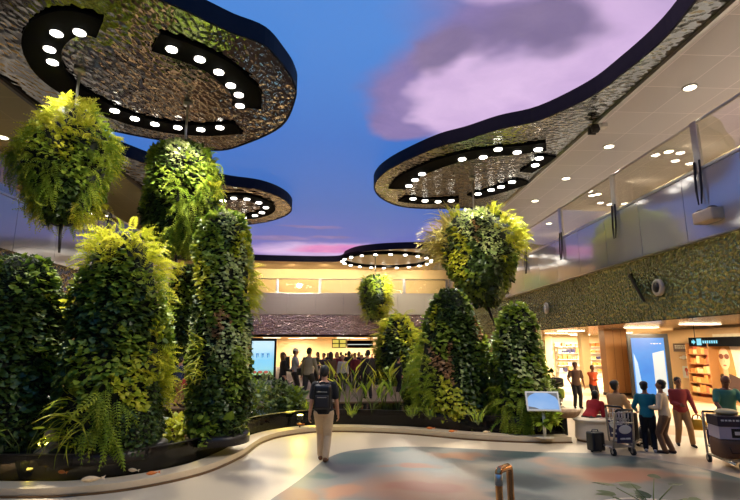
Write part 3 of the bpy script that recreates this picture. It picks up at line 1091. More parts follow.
def garden(name, label, cat, base, prof, patches, fill, scale=1.0, cable=None, lean=(0, 0), group=None, bumps=.14, dens=1.0, tail=None, seeds=26, seed=1, foot=None):
    """a column of plants. prof: (z, radius) from bottom to top, absolute heights; patches: (angle deg, z, kind, size)
    angle 0 = towards the viewer, positive to the right"""
    R = np.random.default_rng(seed)
    bx, by = base
    z0, z1 = prof[0][0], prof[-1][0]
    root = empty(name, (bx, by, z0), label, cat, group=group)
    pz = np.array([p[0] for p in prof])
    pr = np.array([p[1] for p in prof])
    view = math.atan2(-by, -bx)
    ph = R.random(6) * 6.28

    def bump_at(th, z):
        return 1 + bumps * (np.sin(th * 2 + z * 1.7 / scale + ph[0]) * .5 + np.sin(th * 3 - z * 2.6 / scale + ph[1]) * .4 + np.sin(th * 5 + z * 4.1 / scale + ph[2]) * .3)

    def off(z):
        t = (z - z0) / (z1 - z0)
        return lean[0] * t, lean[1] * t

    # core: felt body the plants are rooted in
    m = MB()
    nz, nt = 22, 28
    vs, fs = [], []
    for i in range(nz + 1):
        z = z0 + (z1 - z0) * i / nz
        for k in range(nt):
            th = 2 * PI * k / nt
            r = np.interp(z, pz, pr) * .86 * float(bump_at(th, z))
            ox, oy = off(z)
            vs.append((r * math.cos(th) + ox, r * math.sin(th) + oy, z - z0))
    for i in range(nz):
        for k in range(nt):
            fs.append((i * nt + k, i * nt + (k + 1) % nt, (i + 1) * nt + (k + 1) % nt, (i + 1) * nt + k))
    fs.append(tuple(range(nt - 1, -1, -1)))
    fs.append(tuple(nz * nt + k for k in range(nt)))
    m.add(vs, fs)
    m.build('planting_core', M['soil'], root, True)
    # surface samples
    dz = np.diff(pz)
    area = float(np.sum(2 * PI * (pr[1:] + pr[:-1]) / 2 * np.sqrt(dz ** 2 + np.diff(pr) ** 2)))
    # species patches (a seed every so often, plus the ones asked for)
    sth = list(R.random(seeds) * 2 * PI)
    sz = list(z0 + (z1 - z0) * R.random(seeds))
    sk = list(R.choice(fill, seeds))
    sw = [1.0] * seeds
    for a, z, kd, w in patches:
        sth.append(view + math.radians(a))
        sz.append(z)
        sk.append(kd)
        sw.append(w)
    sth, sz, sw = np.array(sth), np.array(sz), np.array(sw)
    kinds = sorted(set(sk))
    ki = np.array([kinds.index(x) for x in sk])
    for kx, kd in enumerate(kinds):
        pname, tmpl, mat, ln, den, ou, up, jit = SPECIES[kd]
        ln = ln * scale * FINE
        n = int(area * den / (scale * FINE) ** 2 * dens)
        # sample heights by area
        fine = np.linspace(z0, z1, 200)
        w = np.interp(fine, pz, pr) + .15
        z = np.interp(R.random(n), np.cumsum(w) / w.sum(), fine)
        th = R.random(n) * 2 * PI
        rad = np.interp(z, pz, pr)
        dth = np.abs((th[:, None] - sth[None, :] + PI) % (2 * PI) - PI)
        wob = .25 * np.sin(th * 7 + z * 5) * scale
        dist = np.sqrt((dth * np.maximum(rad, .3)[:, None]) ** 2 + (z[:, None] + wob[:, None] - sz[None, :]) ** 2) / sw[None, :]
        keep = ki[np.argmin(dist, axis=1)] == kx
        # only the sides anyone could see: the far third is thinned out
        back = np.cos(th - view) < -.55
        keep &= ~(back & (R.random(n) < .6))
        z, th, rad = z[keep], th[keep], rad[keep]
        n = len(z)
        if n == 0:
            continue
        slope = np.gradient(pr, pz)
        sl = np.interp(z, pz, slope)
        nx, ny, nzv = np.cos(th), np.sin(th), np.clip(-sl, -1.2, 2.5)
        N = np.stack([nx, ny, nzv], 1)
        N /= np.linalg.norm(N, axis=1)[:, None]
        rr = rad * bump_at(th, z) * (.88 + .12 * R.random(n))
        ox = lean[0] * (z - z0) / (z1 - z0)
        oy = lean[1] * (z - z0) / (z1 - z0)
        pos = np.stack([rr * nx + ox, rr * ny + oy, z - z0], 1)
        tang = np.stack([-ny, nx, np.zeros(n)], 1)
        d = N * ou + tang * (R.normal(size=n) * jit)[:, None] + np.array([0, 0, 1.0]) * (up + R.normal(size=n) * jit * .6)[:, None]
        nn = N * .6 + np.array([0, 0, .8]) + R.normal(size=(n, 3)) * .3
        L = ln * (.65 + .7 * R.random(n))
        leaves_mesh(pname, LM[mat], tmpl, pos, d, nn, L, root)
    if cable:
        c = MB()
        c.tube([(lean[0], lean[1], z1 - z0 - .3), (lean[0], lean[1], cable - z0)], .035 * max(1, scale * .7), 8)
        c.cyl((lean[0], lean[1], cable - z0 - .05), .14, .08, 14)
        c.build('hanger_cable', M['steel'], root, True)
    if tail:
        c = MB()
        c.tube([(0, 0, .3), (tail[0] * .5, 0, -tail[1] * .5), (tail[0], 0, -tail[1])], [.045 * scale, .04 * scale, .03 * scale], 8)
        c.build('drain_pipe', M['darksteel'], root, True)
    if foot:
        c = MB()
        c.lathe([(foot, -.05), (foot, .10), (foot * .92, .14), (foot * .4, .15)], n=32)
        c.build('base_ring', M['darksteel'], root, True)
    return root


garden('hanging_garden', 'hanging ball of lime ferns on a cable under the big left canopy', 'hanging garden', (-7.4, 12.74),
       [(5.3, .3), (5.6, .62), (6.1, .9), (6.8, 1.06), (7.4, 1.0), (7.9, .82), (8.3, .58), (8.6, .25)],
       [(0, 8.6, 'fern_lime', 1.5), (-20, 7.9, 'fern_lime', 1.4), (30, 7.8, 'fern_lime', 1.3), (60, 7.0, 'fern', 1.4), (-40, 6.9, 'fern', 1.2), (0, 6.6, 'broad', 1.4), (-10, 5.9, 'dark', 1.5),
        (40, 6.0, 'fern_hang', 1.2), (-45, 6.2, 'fern', 1.0), (-8, 7.1, 'broad_lime', .8), (55, 5.9, 'fern_lime', 1.0)],
       ['fern_lime', 'fern', 'broad', 'fern_hang'], 1.0, cable=9.7, tail=(.05, .75), seed=3)
garden('hanging_garden', 'tall hanging column with trailing ferns between the big left canopy and its standing column', 'hanging garden', (-5.0, 14.5),
       [(4.85, .4), (5.2, .72), (6.0, 1.0), (6.8, 1.1), (7.5, 1.05), (8.0, .85), (8.3, .4)],
       [(0, 7.7, 'pale', 1.4), (-30, 7.4, 'dark', 1.4), (30, 7.6, 'broad', 1.2), (20, 6.3, 'fern_hang', 1.7), (-25, 6.3, 'broad', 1.2), (50, 6.6, 'fern_lime', 1.2), (-40, 5.8, 'dark', 1.3), (0, 5.3, 'fern_hang', 1.4), (10, 7.2, 'broad', 1.2), (45, 7.5, 'fern', 1.0)],
       ['broad', 'pale', 'fern_hang', 'dark', 'broad'], 1.05, cable=9.7, seed=5)
garden('planted_column', 'wide planted column standing in the pond, broad at its foot, left of the walking man', 'planted column', (-4.15, 9.45),
       [(.38, .86), (.8, .92), (1.4, .90), (2.1, .84), (3.0, .76), (3.6, .64), (4.0, .52), (4.25, .36), (4.38, .12)],
       [(20, 4.1, 'fern_lime', 1.3), (-20, 4.1, 'fern_lime', 1.2), (60, 3.7, 'fern_lime', 1.2), (10, 3.4, 'broad', 1.2), (-40, 3.3, 'broad', 1.0), (10, 2.7, 'dark', 1.5), (-30, 2.6, 'dark', 1.3), (20, 2.1, 'broad', 1.2),
        (60, 2.0, 'fern_lime', 1.1), (70, 1.6, 'fern_lime', 1.0), (20, 1.6, 'broad_lime', 1.2), (-30, 1.6, 'broad', 1.2), (-35, 1.2, 'blade', .9), (-5, 1.1, 'fern_hang', .9), (40, .9, 'dark_fine', 1.5), (20, .6, 'dark_fine', 1.3), (65, .8, 'dark_fine', 1.2), (50, 2.9, 'broad', 1.0)],
       ['broad', 'dark', 'fern', 'broad_lime'], .95, seed=8, lean=(-.12, 0), foot=.95)
garden('planted_column', 'dark leafy column at the left edge beside the pond lamp', 'planted column', (-6.0, 9.35),
       [(.38, .75), (1.0, .86), (2.0, .84), (2.8, .74), (3.4, .58), (3.75, .36), (3.85, .12)],
       [(20, 3.4, 'broad', 1.2), (20, 2.4, 'pale', .9), (0, 2.7, 'dark', 1.3), (20, 1.6, 'dark', 1.6), (10, .9, 'dark_fine', 1.4), (50, 2.0, 'broad', .9)],
       ['dark', 'dark', 'broad', 'dark_fine'], 1.0, seed=12, foot=.85)
garden('planted_column', 'slim planted column at the pond edge right of the widest one', 'planted column', (-2.52, 10.45),
       [(.38, .56), (1.1, .57), (2.1, .58), (3.1, .58), (4.2, .56), (4.7, .46), (4.95, .3), (5.05, .1)],
       [(10, 4.7, 'pale', 1.1), (-20, 4.4, 'broad', 1.2), (40, 4.3, 'broad_lime', 1.0), (10, 3.7, 'pale', 1.0), (-50, 3.7, 'broad_lime', .9), (30, 3.1, 'broad', 1.2), (60, 3.3, 'fern_lime', .9), (0, 2.6, 'rust', .5), (-50, 1.9, 'blade', .9), (-10, 2.1, 'pale', .8), (20, 1.6, 'broad', 1.0), (10, 1.1, 'dark', 1.3), (30, .7, 'dark_fine', 1.2), (-20, .8, 'dark', 1.0)],
       ['broad', 'pale', 'dark', 'broad'], .85, seed=15, lean=(-.1, 0), foot=.62)
garden('planted_column', 'dim planted column on the terrace behind the slim pond edge column', 'planted column', (-5.5, 17.0),
       [(.45, .45), (1.5, .5), (2.5, .55), (3.7, .52), (4.6, .45), (4.95, .2)],
       [(-30, 4.6, 'fern_lime', 1.2), (0, 4.0, 'broad', 1.2), (0, 3.0, 'dark', 1.5), (0, 1.8, 'dark', 1.5), (-50, 3.2, 'fern_lime', .8)],
       ['dark', 'broad', 'dark'], 1.1, seed=18)
garden('hanging_garden', 'distant hanging ball of plants below the far ring of lamps', 'hanging garden', (2.5, 41.0),
       [(4.3, .5), (4.9, .9), (5.7, 1.15), (6.6, 1.25), (7.3, 1.05), (7.8, .7), (8.05, .3)],
       [(-40, 7.0, 'fern', 1.2), (60, 6.4, 'fern_lime', 1.8), (0, 6.0, 'dark', 1.6), (50, 5.0, 'fern_lime', 1.4), (-60, 5.0, 'fern_lime', .9), (-10, 7.4, 'broad', 1.2)],
       ['dark', 'broad', 'fern'], 1.5, cable=9.7, seed=21)
garden('planted_column', 'squat planted cone on the terrace below the distant hanging ball', 'planted column', (2.5, 23.2),
       [(.45, 1.0), (1.2, 1.08), (2.0, 1.02), (2.7, .85), (3.2, .6), (3.5, .36), (3.65, .12)],
       [(-50, 3.0, 'fern_lime', 1.2), (0, 3.3, 'fern_lime', 1.2), (50, 2.6, 'fern_lime', 1.3), (50, 1.9, 'broad_lime', 1.3), (-10, 2.4, 'dark', 1.4), (0, 1.4, 'dark', 1.8), (-50, 2.0, 'fern', .9)],
       ['dark', 'broad', 'broad_lime'], 1.35, seed=24)
garden('planted_column', 'broad planted cone in the pond with a rusty patch, left of the twin cone', 'planted column', (3.0, 13.9),
       [(.38, 1.0), (.8, 1.1), (1.55, 1.0), (2.37, .82), (3.2, .6), (3.6, .42), (3.8, .15)],
       [(0, 3.5, 'dark_fine', 1.6), (-25, 3.0, 'dark_fine', 1.4), (25, 2.9, 'dark', 1.3), (-50, 3.0, 'broad_lime', .8), (-10, 2.4, 'broad', 1.1), (30, 2.2, 'dark', 1.4), (-15, 1.75, 'rust', 1.1), (-12, 1.4, 'rust', .7), (20, 1.5, 'pale', .7), (-60, 1.5, 'fern', 1.3), (-45, 1.0, 'fern', 1.3),
        (-10, .85, 'broad_lime', 1.3), (20, .8, 'broad_lime', 1.0), (-30, .6, 'broad_lime', 1.1), (45, 1.1, 'dark', 1.3), (60, 1.8, 'broad', 1.0), (65, 2.6, 'rust', .5), (40, .6, 'fern_hang', .8)],
       ['dark', 'broad', 'dark_fine'], 1.0, seed=27, foot=1.1)
garden('hanging_garden', 'big hanging garden with straw plumes above the twin planted cones on the right', 'hanging garden', (6.06, 20.97),
       [(3.9, .4), (4.5, .9), (5.2, 1.25), (6.0, 1.55), (6.8, 1.75), (7.4, 1.55), (7.85, 1.1), (8.1, .5)],
       [(-62, 7.3, 'plume', 1.3), (-70, 6.7, 'plume', 1.4), (-45, 7.7, 'fern_lime', .8), (0, 7.8, 'pale', 1.4), (-20, 7.0, 'pale', 1.2), (-30, 6.5, 'fern_lime', .9), (10, 7.0, 'dark', 1.0), (62, 7.2, 'fern_lime', 1.7), (65, 6.5, 'fern_lime', 1.3), (0, 6.9, 'rust', .5), (15, 6.1, 'pale', 1.1),
        (0, 5.4, 'dark', 1.6), (35, 5.2, 'dark', 1.5), (-45, 5.3, 'broad_lime', 1.1), (-40, 5.9, 'broad_lime', 1.0), (55, 5.2, 'broad', 1.1), (20, 4.4, 'dark', 1.3), (0, 8.3, 'fern_hang', .9)],
       ['dark', 'broad', 'pale'], 1.5, cable=9.7, seed=30, lean=(-.35, 0), tail=(.45, .9))
garden('planted_column', 'planted cone in the pond directly behind the small screen on a post', 'planted column', (4.5, 12.8),
       [(.38, .7), (.75, .78), (1.35, .74), (2.1, .62), (2.86, .44), (3.2, .22), (3.3, .08)],
       [(0, 3.0, 'broad', 1.1), (-30, 2.5, 'pale', .7), (20, 2.4, 'dark', 1.4), (0, 1.9, 'pale', 1.0), (40, 1.7, 'broad', 1.2), (-30, 1.6, 'dark', 1.3), (10, 1.1, 'broad', 1.3), (-40, .9, 'fern', 1.0), (0, .7, 'fern_hang', 1.0), (45, .8, 'dark', 1.1), (55, 1.2, 'fern', .9)],
       ['broad', 'dark', 'pale', 'broad'], 1.0, seed=33, foot=.82)

# ================================================================== POND PLANTS


def arr(v):
    return np.array(v, float)


def stalk_plant(name, label, loc, n, h, spread, tmpl, mat, leaf, up=.6, seed=1, group=None, cat='plant', stemr=.008, stem_mat=None):
    """leaves on curved stalks out of one root"""
    R = np.random.default_rng(seed)
    r = empty(name, loc, label, cat, group=group)
    st = MB()
    P, D, N, L = [], [], [], []
    for i in range(n):
        a = 2 * PI * (i + R.random() * .7) / n * 1.0 + i * 2.4
        q = R.random() ** .7
        hh = h * (.45 + .55 * R.random())
        sp = spread * (.25 + .75 * q)
        tip = Vector((math.cos(a) * sp, math.sin(a) * sp, hh))
        mid = Vector((math.cos(a) * sp * .35, math.sin(a) * sp * .35, hh * .65))
        st.tube([(0, 0, -.02), mid, tip], [stemr * 1.3, stemr, stemr * .7], 6)
        out = Vector((math.cos(a), math.sin(a), 0))
        P.append(tip)
        D.append(out * (1 - up) + Vector((0, 0, up)) + Vector(R.normal(size=3) * .15))
        N.append(Vector((0, 0, 1)) * (1 - up) - out * up * .8 + Vector(R.normal(size=3) * .1) + Vector((0, 0, .25)))
        L.append(leaf * (.7 + .6 * R.random()))
    st.build('stems', stem_mat or M['stem'], r, True)
    leaves_mesh('leaves', LM[mat], tmpl, arr(P), arr(D), arr(N), arr(L), r)
    return r


def bush(name, label, loc, rad, h, n, tmpl, mat, leaf, seed=1, group=None, mat2=None):
    R = np.random.default_rng(seed)
    r = empty(name, loc, label, 'plant', group=group)
    st = MB()
    for i in range(7):
        a = R.random() * 6.28
        st.tube([(0, 0, -.02), (math.cos(a) * rad * .4, math.sin(a) * rad * .4, h * .5), (math.cos(a) * rad * .75, math.sin(a) * rad * .75, h * .8)], [.015, .01, .006], 6)
    st.build('stems', M['stem'], r, True)
    k = n // 2 if mat2 else n
    for j, mm in enumerate([mat] + ([mat2] if mat2 else [])):
        u = R.normal(size=(k, 3))
        u /= np.linalg.norm(u, axis=1)[:, None]
        u[:, 2] = np.abs(u[:, 2])
        q = R.random(k) ** .4
        pos = u * np.array([rad, rad, h])[None, :] * q[:, None]
        d = u * .8 + R.normal(size=(k, 3)) * .5 + np.array([0, 0, .15])
        leaves_mesh('leaves' if j == 0 else 'paler_leaves', LM[mm], tmpl, pos, d, u * .5 + np.array([0, 0, .8]) + R.normal(size=(k, 3)) * .2, leaf * (.6 + .8 * R.random(k)), r)
    return r


def pot(x, y, z):
    p = gp(x, y, z)
    return (p.x, p.y, z)


BR = T_broad(.34, .35)
CAN = T_broad(.17, .3)
HE = T_heart()
stalk_plant('philodendron', 'broad leaved pond plant on long stalks in the near left corner', (-5.3, 8.9, .05), 13, 1.0, .65, T_heart(.36), 'fern', .26, .35, 3)
stalk_plant('arum_plant', 'bright green arum at the foot of the slim pond edge column', pot(222, 440, .40), 12, .42, .38, T_heart(.34), 'fern', .24, .45, 4)
bush('pond_shrub', 'low lime shrub in the gap between the widest and the slim column', (-3.35, 10.9, .38), .42, .45, 220, BR, 'lime', .12, 5)
bush('pond_shrub', 'dark shrub under the broad leaved plant at the left frame edge', (-5.9, 8.75, .30), .45, .55, 260, BR, 'dark', .13, 6)
for i, (x, y, rad, h, mt, m2, lb) in enumerate([
        (252, 409, .42, .95, 'teal', 'green', 'grey green shrub on the bank beside the slim column'),
        (266, 405, .5, .9, 'teal', 'pale', 'grey green shrub in front of the blue kiosk'),
        (281, 404, .45, .75, 'teal', 'dark', 'grey green shrub on the bank under the woman in black'),
        (295, 405, .4, .55, 'teal', 'green', 'low grey green shrub behind the walking man, on his left')]):
    bush('bank_shrub', lb, pot(x, y, .42), rad, h, 380, T_broad(.26, .3), mt, .15, 20 + i, 'shrubs on the left pond bank', m2)
for i, (x, y, h, mt, lb) in enumerate([
        (347, 412, 1.05, 'lime', 'yellow green canna right of the walking man'),
        (360, 409, .9, 'green', 'upright green canna before the dark man on the terrace'),
        (384, 411, .95, 'lime', 'upright canna with tall paddle leaves before the squat cone'),
        (398, 413, .85, 'fern', 'canna at the left foot of the broad planted cone'),
        (372, 414, .5, 'fern', 'short canna at the water line in the middle'),
        (338, 408, 1.25, 'lime', 'tallest yellow canna beside the walking man')]):
    stalk_plant('canna_plant', lb, pot(x, y, .40), 9, h, .28, CAN, mt, .5, .85, 40 + i, 'cannas along the middle of the pond')
for i, (x, y, lb) in enumerate([(308, 412, 'grass tuft at the water line left of the walking man'), (352, 417, 'grass tuft at the water line under the yellow canna'),
                                (412, 418, 'grass tuft under the broad planted cone'), (430, 419, 'grass tuft in the water by the rusty cone'), (478, 424, 'grass tuft in the water between the two cones')]):
    stalk_plant('grass_tuft', lb, pot(x, y, .38), 26, .12, .14, T_blade(.03, .5), 'fern', .36, .7, 60 + i, 'grass tufts along the pond')
bush('potted_bush', 'leafy dark bush beside the man in the brown shirt', (7.05, 17.6, 0.02), .55, 1.5, 420, BR, 'dark', .17, 71)
bush('pond_shrub', 'pale green shrub at the right foot of the twin cone', pot(548, 424, .4), .28, .5, 160, T_broad(.2, .3), 'fern', .2, 72)

# stones, lamps and fish of the pond
rk = empty('coral_rock', gp(54, 458, .35), 'stack of pale coral rock in the water below the widest column', 'rock')
for k, (x, y, z, s) in enumerate([(0, 0, .02, .26), (.05, .03, .22, .2), (-.05, 0, .38, .14), (.2, .04, .1, .16), (-.2, 0, .08, .14)]):
    m_ = MB()
    m_.ball((x, y, z), (s, s * .8, s * .6), 16, 10)
    R_ = np.random.default_rng(90 + k)
    m_.v = [tuple(Vector(p) + Vector((x, y, z)) * 0 + Vector(R_.normal(size=3) * s * .07)) for p in m_.v]
    m_.build('rock_lump', M['rock'], rk)
for i, (x, y, z, lb) in enumerate([(27, 474, .10, 'lit underwater lamp nearest the left frame edge'), (48, 452, .36, 'lit pond lamp beside the coral rock'), (196, 447, .2, 'underwater lamp glowing by the slim column'), (300, 418, .36, 'lit pond lamp by the grass left of the walking man')]):
    p = gp(x, y, z)
    r = empty('pond_lamp', p, lb, 'lamp', group='pond lamps')
    MB().tube([(0, 0, .03 - z), (0, 0, -.02)], .02, 8).build('stake', M['black'], r)
    MB().cyl((0, 0, .02), .07, .1, 16, r2=.09).build('lamp_housing', M['black'], r, True)
    MB().cyl((0, 0, .075), .075, .02, 16).build('lens', M['pondlamp'], r)
    lamp('pond_light', 'POINT', (p.x, p.y, p.z + .16), 55, (1.0, .85, .10), r, None, .06)
FISHC = [plain('orange koi', srgb(222, 120, 40), .4, 0, .25, 20), plain('cream koi', srgb(226, 196, 150), .4, 0, .2, 20)]
for i, (x, y, cl, lb) in enumerate([(91, 479, 1, 'large pale koi in the near left water'), (62, 472, 0, 'small orange koi left of the pale one'), (152, 473, 0, 'orange koi below the widest column'), (133, 470, 1, 'pale koi near the glass below the widest column'),
                                    (300, 424, 0, 'orange koi behind the walking man'), (452, 431, 0, 'orange koi below the broad cone'), (486, 432, 1, 'pale koi below the gap between the cones'), (430, 428, 0, 'orange koi left below the rusty patch')]):
    p = gp(x, y, .26)
    r = empty('koi_fish', p, lb, 'fish', random.Random(i).uniform(-.6, .6) + PI / 2, 'koi in the pond')
    s = .13 if i == 0 else .085
    m_ = MB()
    secs = [(Vector((0, t * s, 0)), w * s, w * s * 1.2) for t, w in ((-1, .03), (-.7, .12), (-.3, .25), (.2, .3), (.6, .24), (.9, .12), (1, .03))]
    m_.loft(secs, Vector((1, 0, 0)), Vector((0, 0, 1)), 12)
    m_.build('body', FISHC[cl], r, True)
    m_ = MB()
    m_.add([(0, -.95 * s, 0), (.02, -1.5 * s, .25 * s), (0, -1.35 * s, 0), (-.02, -1.5 * s, -.25 * s), (.004, -.95 * s, .02), (.02, -1.3 * s, .1 * s)], [(0, 1, 2), (0, 2, 3), (4, 5, 2)])
    m_.build('tail_fin', FISHC[cl], r)

# ================================================================== PEOPLE


def ik(a, t, l1, l2, hint):
    d = t - a
    L = min(d.length, (l1 + l2) * .999)
    L = max(L, abs(l1 - l2) * 1.05)
    dn = d.normalized()
    x = (l1 * l1 - l2 * l2 + L * L) / (2 * L)
    h = math.sqrt(max(l1 * l1 - x * x, 0))
    hv = (hint - dn * hint.dot(dn))
    hv = hv.normalized() if hv.length > 1e-5 else Vector((0, 1, 0))
    return a + dn * x + hv * h, a + dn * L


def skinned(mb, name, mat, parent, vox, smooth=2, H=1.0):
    """one continuous surface from the overlapping shapes"""
    me = bpy.data.meshes.new(name)
    me.from_pydata(mb.v, [], mb.f)
    bm = bmesh.new()
    bm.from_mesh(me)
    bmesh.ops.recalc_face_normals(bm, faces=bm.faces[:])
    bm.to_mesh(me)
    bm.free()
    o = bpy.data.objects.new('tmp', me)
    COL.objects.link(o)
    r = o.modifiers.new('r', 'REMESH')
    r.mode = 'VOXEL'
    r.voxel_size = vox
    s = o.modifiers.new('s', 'SMOOTH')
    s.factor = .5
    s.iterations = smooth
    dg = bpy.context.evaluated_depsgraph_get()
    me2 = bpy.data.meshes.new_from_object(o.evaluated_get(dg))
    bpy.data.objects.remove(o)
    bpy.data.meshes.remove(me)
    me2.name = name
    me2.materials.clear()
    me2.materials.append(mat)
    me2.polygons.foreach_set('use_smooth', [True] * len(me2.polygons))
    ob = bpy.data.objects.new(name, me2)
    COL.objects.link(ob)
    ob.parent = parent
    return ob


CLOTH = {}


def cloth(rgb, name='cloth'):
    key = (rgb, name)
    if key not in CLOTH:
        CLOTH[key] = plain('%s fabric %d %d %d' % ((name,) + rgb), srgb(*rgb), .85, 0, .14, 9, .15)
    return CLOTH[key]


STAND = dict(pel=(0, 0, .515), lean=.03, side=0., fl=(-.06, .0, .04), fr=(.06, .0, .04), hl=(-.16, .03, .44), hr=(.16, .03, .44), head=(0, 0))
FOLD = dict(STAND, hl=(.055, .115, .655), hr=(-.06, .125, .635), fold=True)


def person(label, loc, yaw, H, pose, top, bottom, skin='skin', hair='hair', style='short', sleeve='short', shoes=(40, 30, 26), vox=.011, skirt=False, face=True, top_name='shirt', cap=None):
    root = empty('person', loc, label, 'person', yaw)
    V = lambda p: Vector(p) * H
    P = V(pose['pel'])
    ln, sd = pose['lean'], pose.get('side', 0)
    tw = pose.get('twist', 0)
    sp = Vector((math.sin(sd), math.sin(ln) * math.cos(sd), math.cos(ln) * math.cos(sd)))
    X = Vector((1, 0, 0))
    D = sp.cross(X).normalized() * -1
    if D.y < 0:
        D = -D
    X = D.cross(sp).normalized()
    Xs = (Matrix.Rotation(tw, 3, sp) @ X)
    Ds = (Matrix.Rotation(tw, 3, sp) @ D)
    at = lambda t: P + sp * (t * H)
    fat = pose.get('fat', 1.0)
    TS = [(-.05, .06, .05), (-.03, .088, .066), (.01, .097, .07), (.06, .088, .063), (.12, .080, .058), (.19, .094, .065), (.25, .103, .062), (.285, .098, .052), (.305, .07, .042), (.32, .035, .032)]

    def torso(m, g=0.0, lo=-1, hi=9):
        secs = []
        for t, rx, ry in TS:
            if lo <= t <= hi:
                secs.append((at(t), (rx * fat + g) * H, (ry * fat + g) * H))
        XX, DD = (Xs, Ds) if lo > .1 else (X, D)
        m.loft(secs, XX, DD, 20)
    sh = {s: at(.272) + Xs * (s * .105 * H) for s in (-1, 1)}
    hip = {s: P + X * (s * .05 * H) - sp * (.02 * H) for s in (-1, 1)}
    hand = {-1: V(pose['hl']), 1: V(pose['hr'])}
    foot = {-1: V(pose['fl']), 1: V(pose['fr'])}
    el, wr, kn, an = {}, {}, {}, {}
    for s in (-1, 1):
        hint = Vector(pose.get('eh', (s * .6, -1, -.4)))
        if 'eh' in pose:
            hint.x *= s
        el[s], wr[s] = ik(sh[s], hand[s], .168 * H, .148 * H, hint)
        kh = Vector(pose.get('kh', (0, 1, 0)))
        kn[s], an[s] = ik(hip[s], foot[s], .245 * H, .235 * H, kh)
    hy, hp = pose['head']
    neck0 = at(.30)
    hd = (Matrix.Rotation(hy, 3, 'Z') @ Matrix.Rotation(-hp, 3, 'X'))
    hd = Matrix.Rotation(0, 3, 'Z') @ hd
    hc = at(.335) + (sp * .4 + hd @ Vector((0, .12, .9))).normalized() * (.078 * H)
    hX, hY, hZ = hd @ Vector((1, 0, 0)), hd @ Vector((0, 1, 0)), hd @ Vector((0, 0, 1))
    HR = Matrix((hX, hY, hZ)).transposed()
    hp_ = lambda x, y, z: hc + (hX * x + hY * y + hZ * z) * H
    # ---- body
    b = MB()
    torso(b)
    b.cap(at(.29), hc - hZ * .03 * H, .034 * H, .031 * H)
    b.ball(hp_(0, 0, .012), (.046 * H, .057 * H, .056 * H), 18, 12, R=HR)
    b.ball(hp_(0, .014, -.03), (.034 * H, .040 * H, .036 * H), 16, 10, R=HR)
    b.cap(hp_(0, .052, .006), hp_(0, .064, -.017), .006 * H, .009 * H, 8)
    for s in (-1, 1):
        b.ball(hp_(s * .047, -.004, -.004), (.007 * H, .012 * H, .019 * H), 8, 6, R=HR)
        b.cap(sh[s], el[s], .031 * H, .024 * H)
        b.cap(el[s], wr[s], .025 * H, .016 * H)
        b.cap(hip[s], kn[s], .055 * H, .034 * H)
        b.cap(kn[s], an[s], .035 * H, .021 * H)
        fd = Vector((s * .12, 1, 0)).normalized() if not pose.get('toe') else Vector(pose['toe'][0 if s < 0 else 1]).normalized()
        b.cap(an[s] + Vector((0, 0, -.018 * H)) - fd * .02 * H, an[s] + fd * .10 * H + Vector((0, 0, -.024 * H)), .020 * H, .014 * H)
        # hand: palm, four unequal fingers bent at the knuckles, thumb from the side
        fdir = (wr[s] - el[s]).normalized()
        side = Vector((0, 1, 0)) if abs(fdir.y) < .8 else Vector((0, 0, 1))
        side = (side - fdir * side.dot(fdir)).normalized()
        inn = fdir.cross(side) * (1 if fdir.cross(side).x * -s > 0 else -1)
        q = wr[s]
        Rm = Matrix((side, inn, fdir)).transposed()
        b.ball(q + fdir * .026 * H, (.022 * H, .011 * H, .030 * H), 12, 8, R=Rm)
        for k, fl in enumerate((.040, .046, .043, .034)):
            o0 = q + fdir * .046 * H + side * ((1.5 - k) * .0115) * H
            o1 = o0 + (fdir * .85 + inn * .35) * fl * .55 * H
            o2 = o1 + (fdir * .5 + inn * .8) * fl * .5 * H
            b.cap(o0, o1, .0062 * H, .0056 * H, 8)
            b.cap(o1, o2, .0056 * H, .0048 * H, 8)
        t0 = q + fdir * .014 * H + side * .018 * H
        t1 = t0 + (fdir * .6 + side * .7 + inn * .2) * .026 * H
        b.cap(t0, t1, .0075 * H, .0065 * H, 8)
        b.cap(t1, t1 + (fdir * .85 + inn * .4) * .022 * H, .0065 * H, .0052 * H, 8)
    skinned(b, 'body', M[skin], root, vox * .85, 2)
    # ---- clothes
    g = .010
    c = MB()
    torso(c, g, -.035 if not skirt else -.06, .31)
    for s in (-1, 1):
        c.ball(sh[s] - Xs * s * .004 * H, .041 * H, 12, 8)
        if sleeve == 'short':
            e = sh[s].lerp(el[s], .72)
            c.cap(sh[s], e, .043 * H, .040 * H)
        elif sleeve == 'long':
            c.cap(sh[s], el[s], .042 * H, .034 * H)
            c.cap(el[s], el[s].lerp(wr[s], .94), .034 * H, .025 * H)
    skinned(c, top_name, top, root, vox, 3)
    c = MB()
    if skirt:
        c.loft([(at(-.02), .10 * H, .08 * H), (P - Vector((0, 0, .2 * H)), .115 * H, .10 * H), (P - Vector((0, 0, .36 * H)), .12 * H, .11 * H)], X, D)
    else:
        torso(c, g * .7, -.06, .065)
        for s in (-1, 1):
            lo = kn[s].lerp(an[s], .93)
            c.cap(hip[s], kn[s], .064 * H, .046 * H)
            c.cap(kn[s], lo, .046 * H, .037 * H)
    skinned(c, 'skirt' if skirt else 'trousers', bottom, root, vox, 2)
    sm = cloth(shoes, 'shoe')
    for s in (-1, 1):
        fd = Vector((s * .12, 1, 0)).normalized() if not pose.get('toe') else Vector(pose['toe'][0 if s < 0 else 1]).normalized()
        c = MB()
        a0 = an[s]
        c.cap(a0 - fd * .022 * H + Vector((0, 0, -.016 * H)), a0 + fd * .105 * H + Vector((0, 0, -.022 * H)), .025 * H, .018 * H, 14)
        c.cap(a0, a0 + Vector((0, 0, -.015 * H)), .025 * H, .025 * H)
        c.build('shoe', sm, root, True)
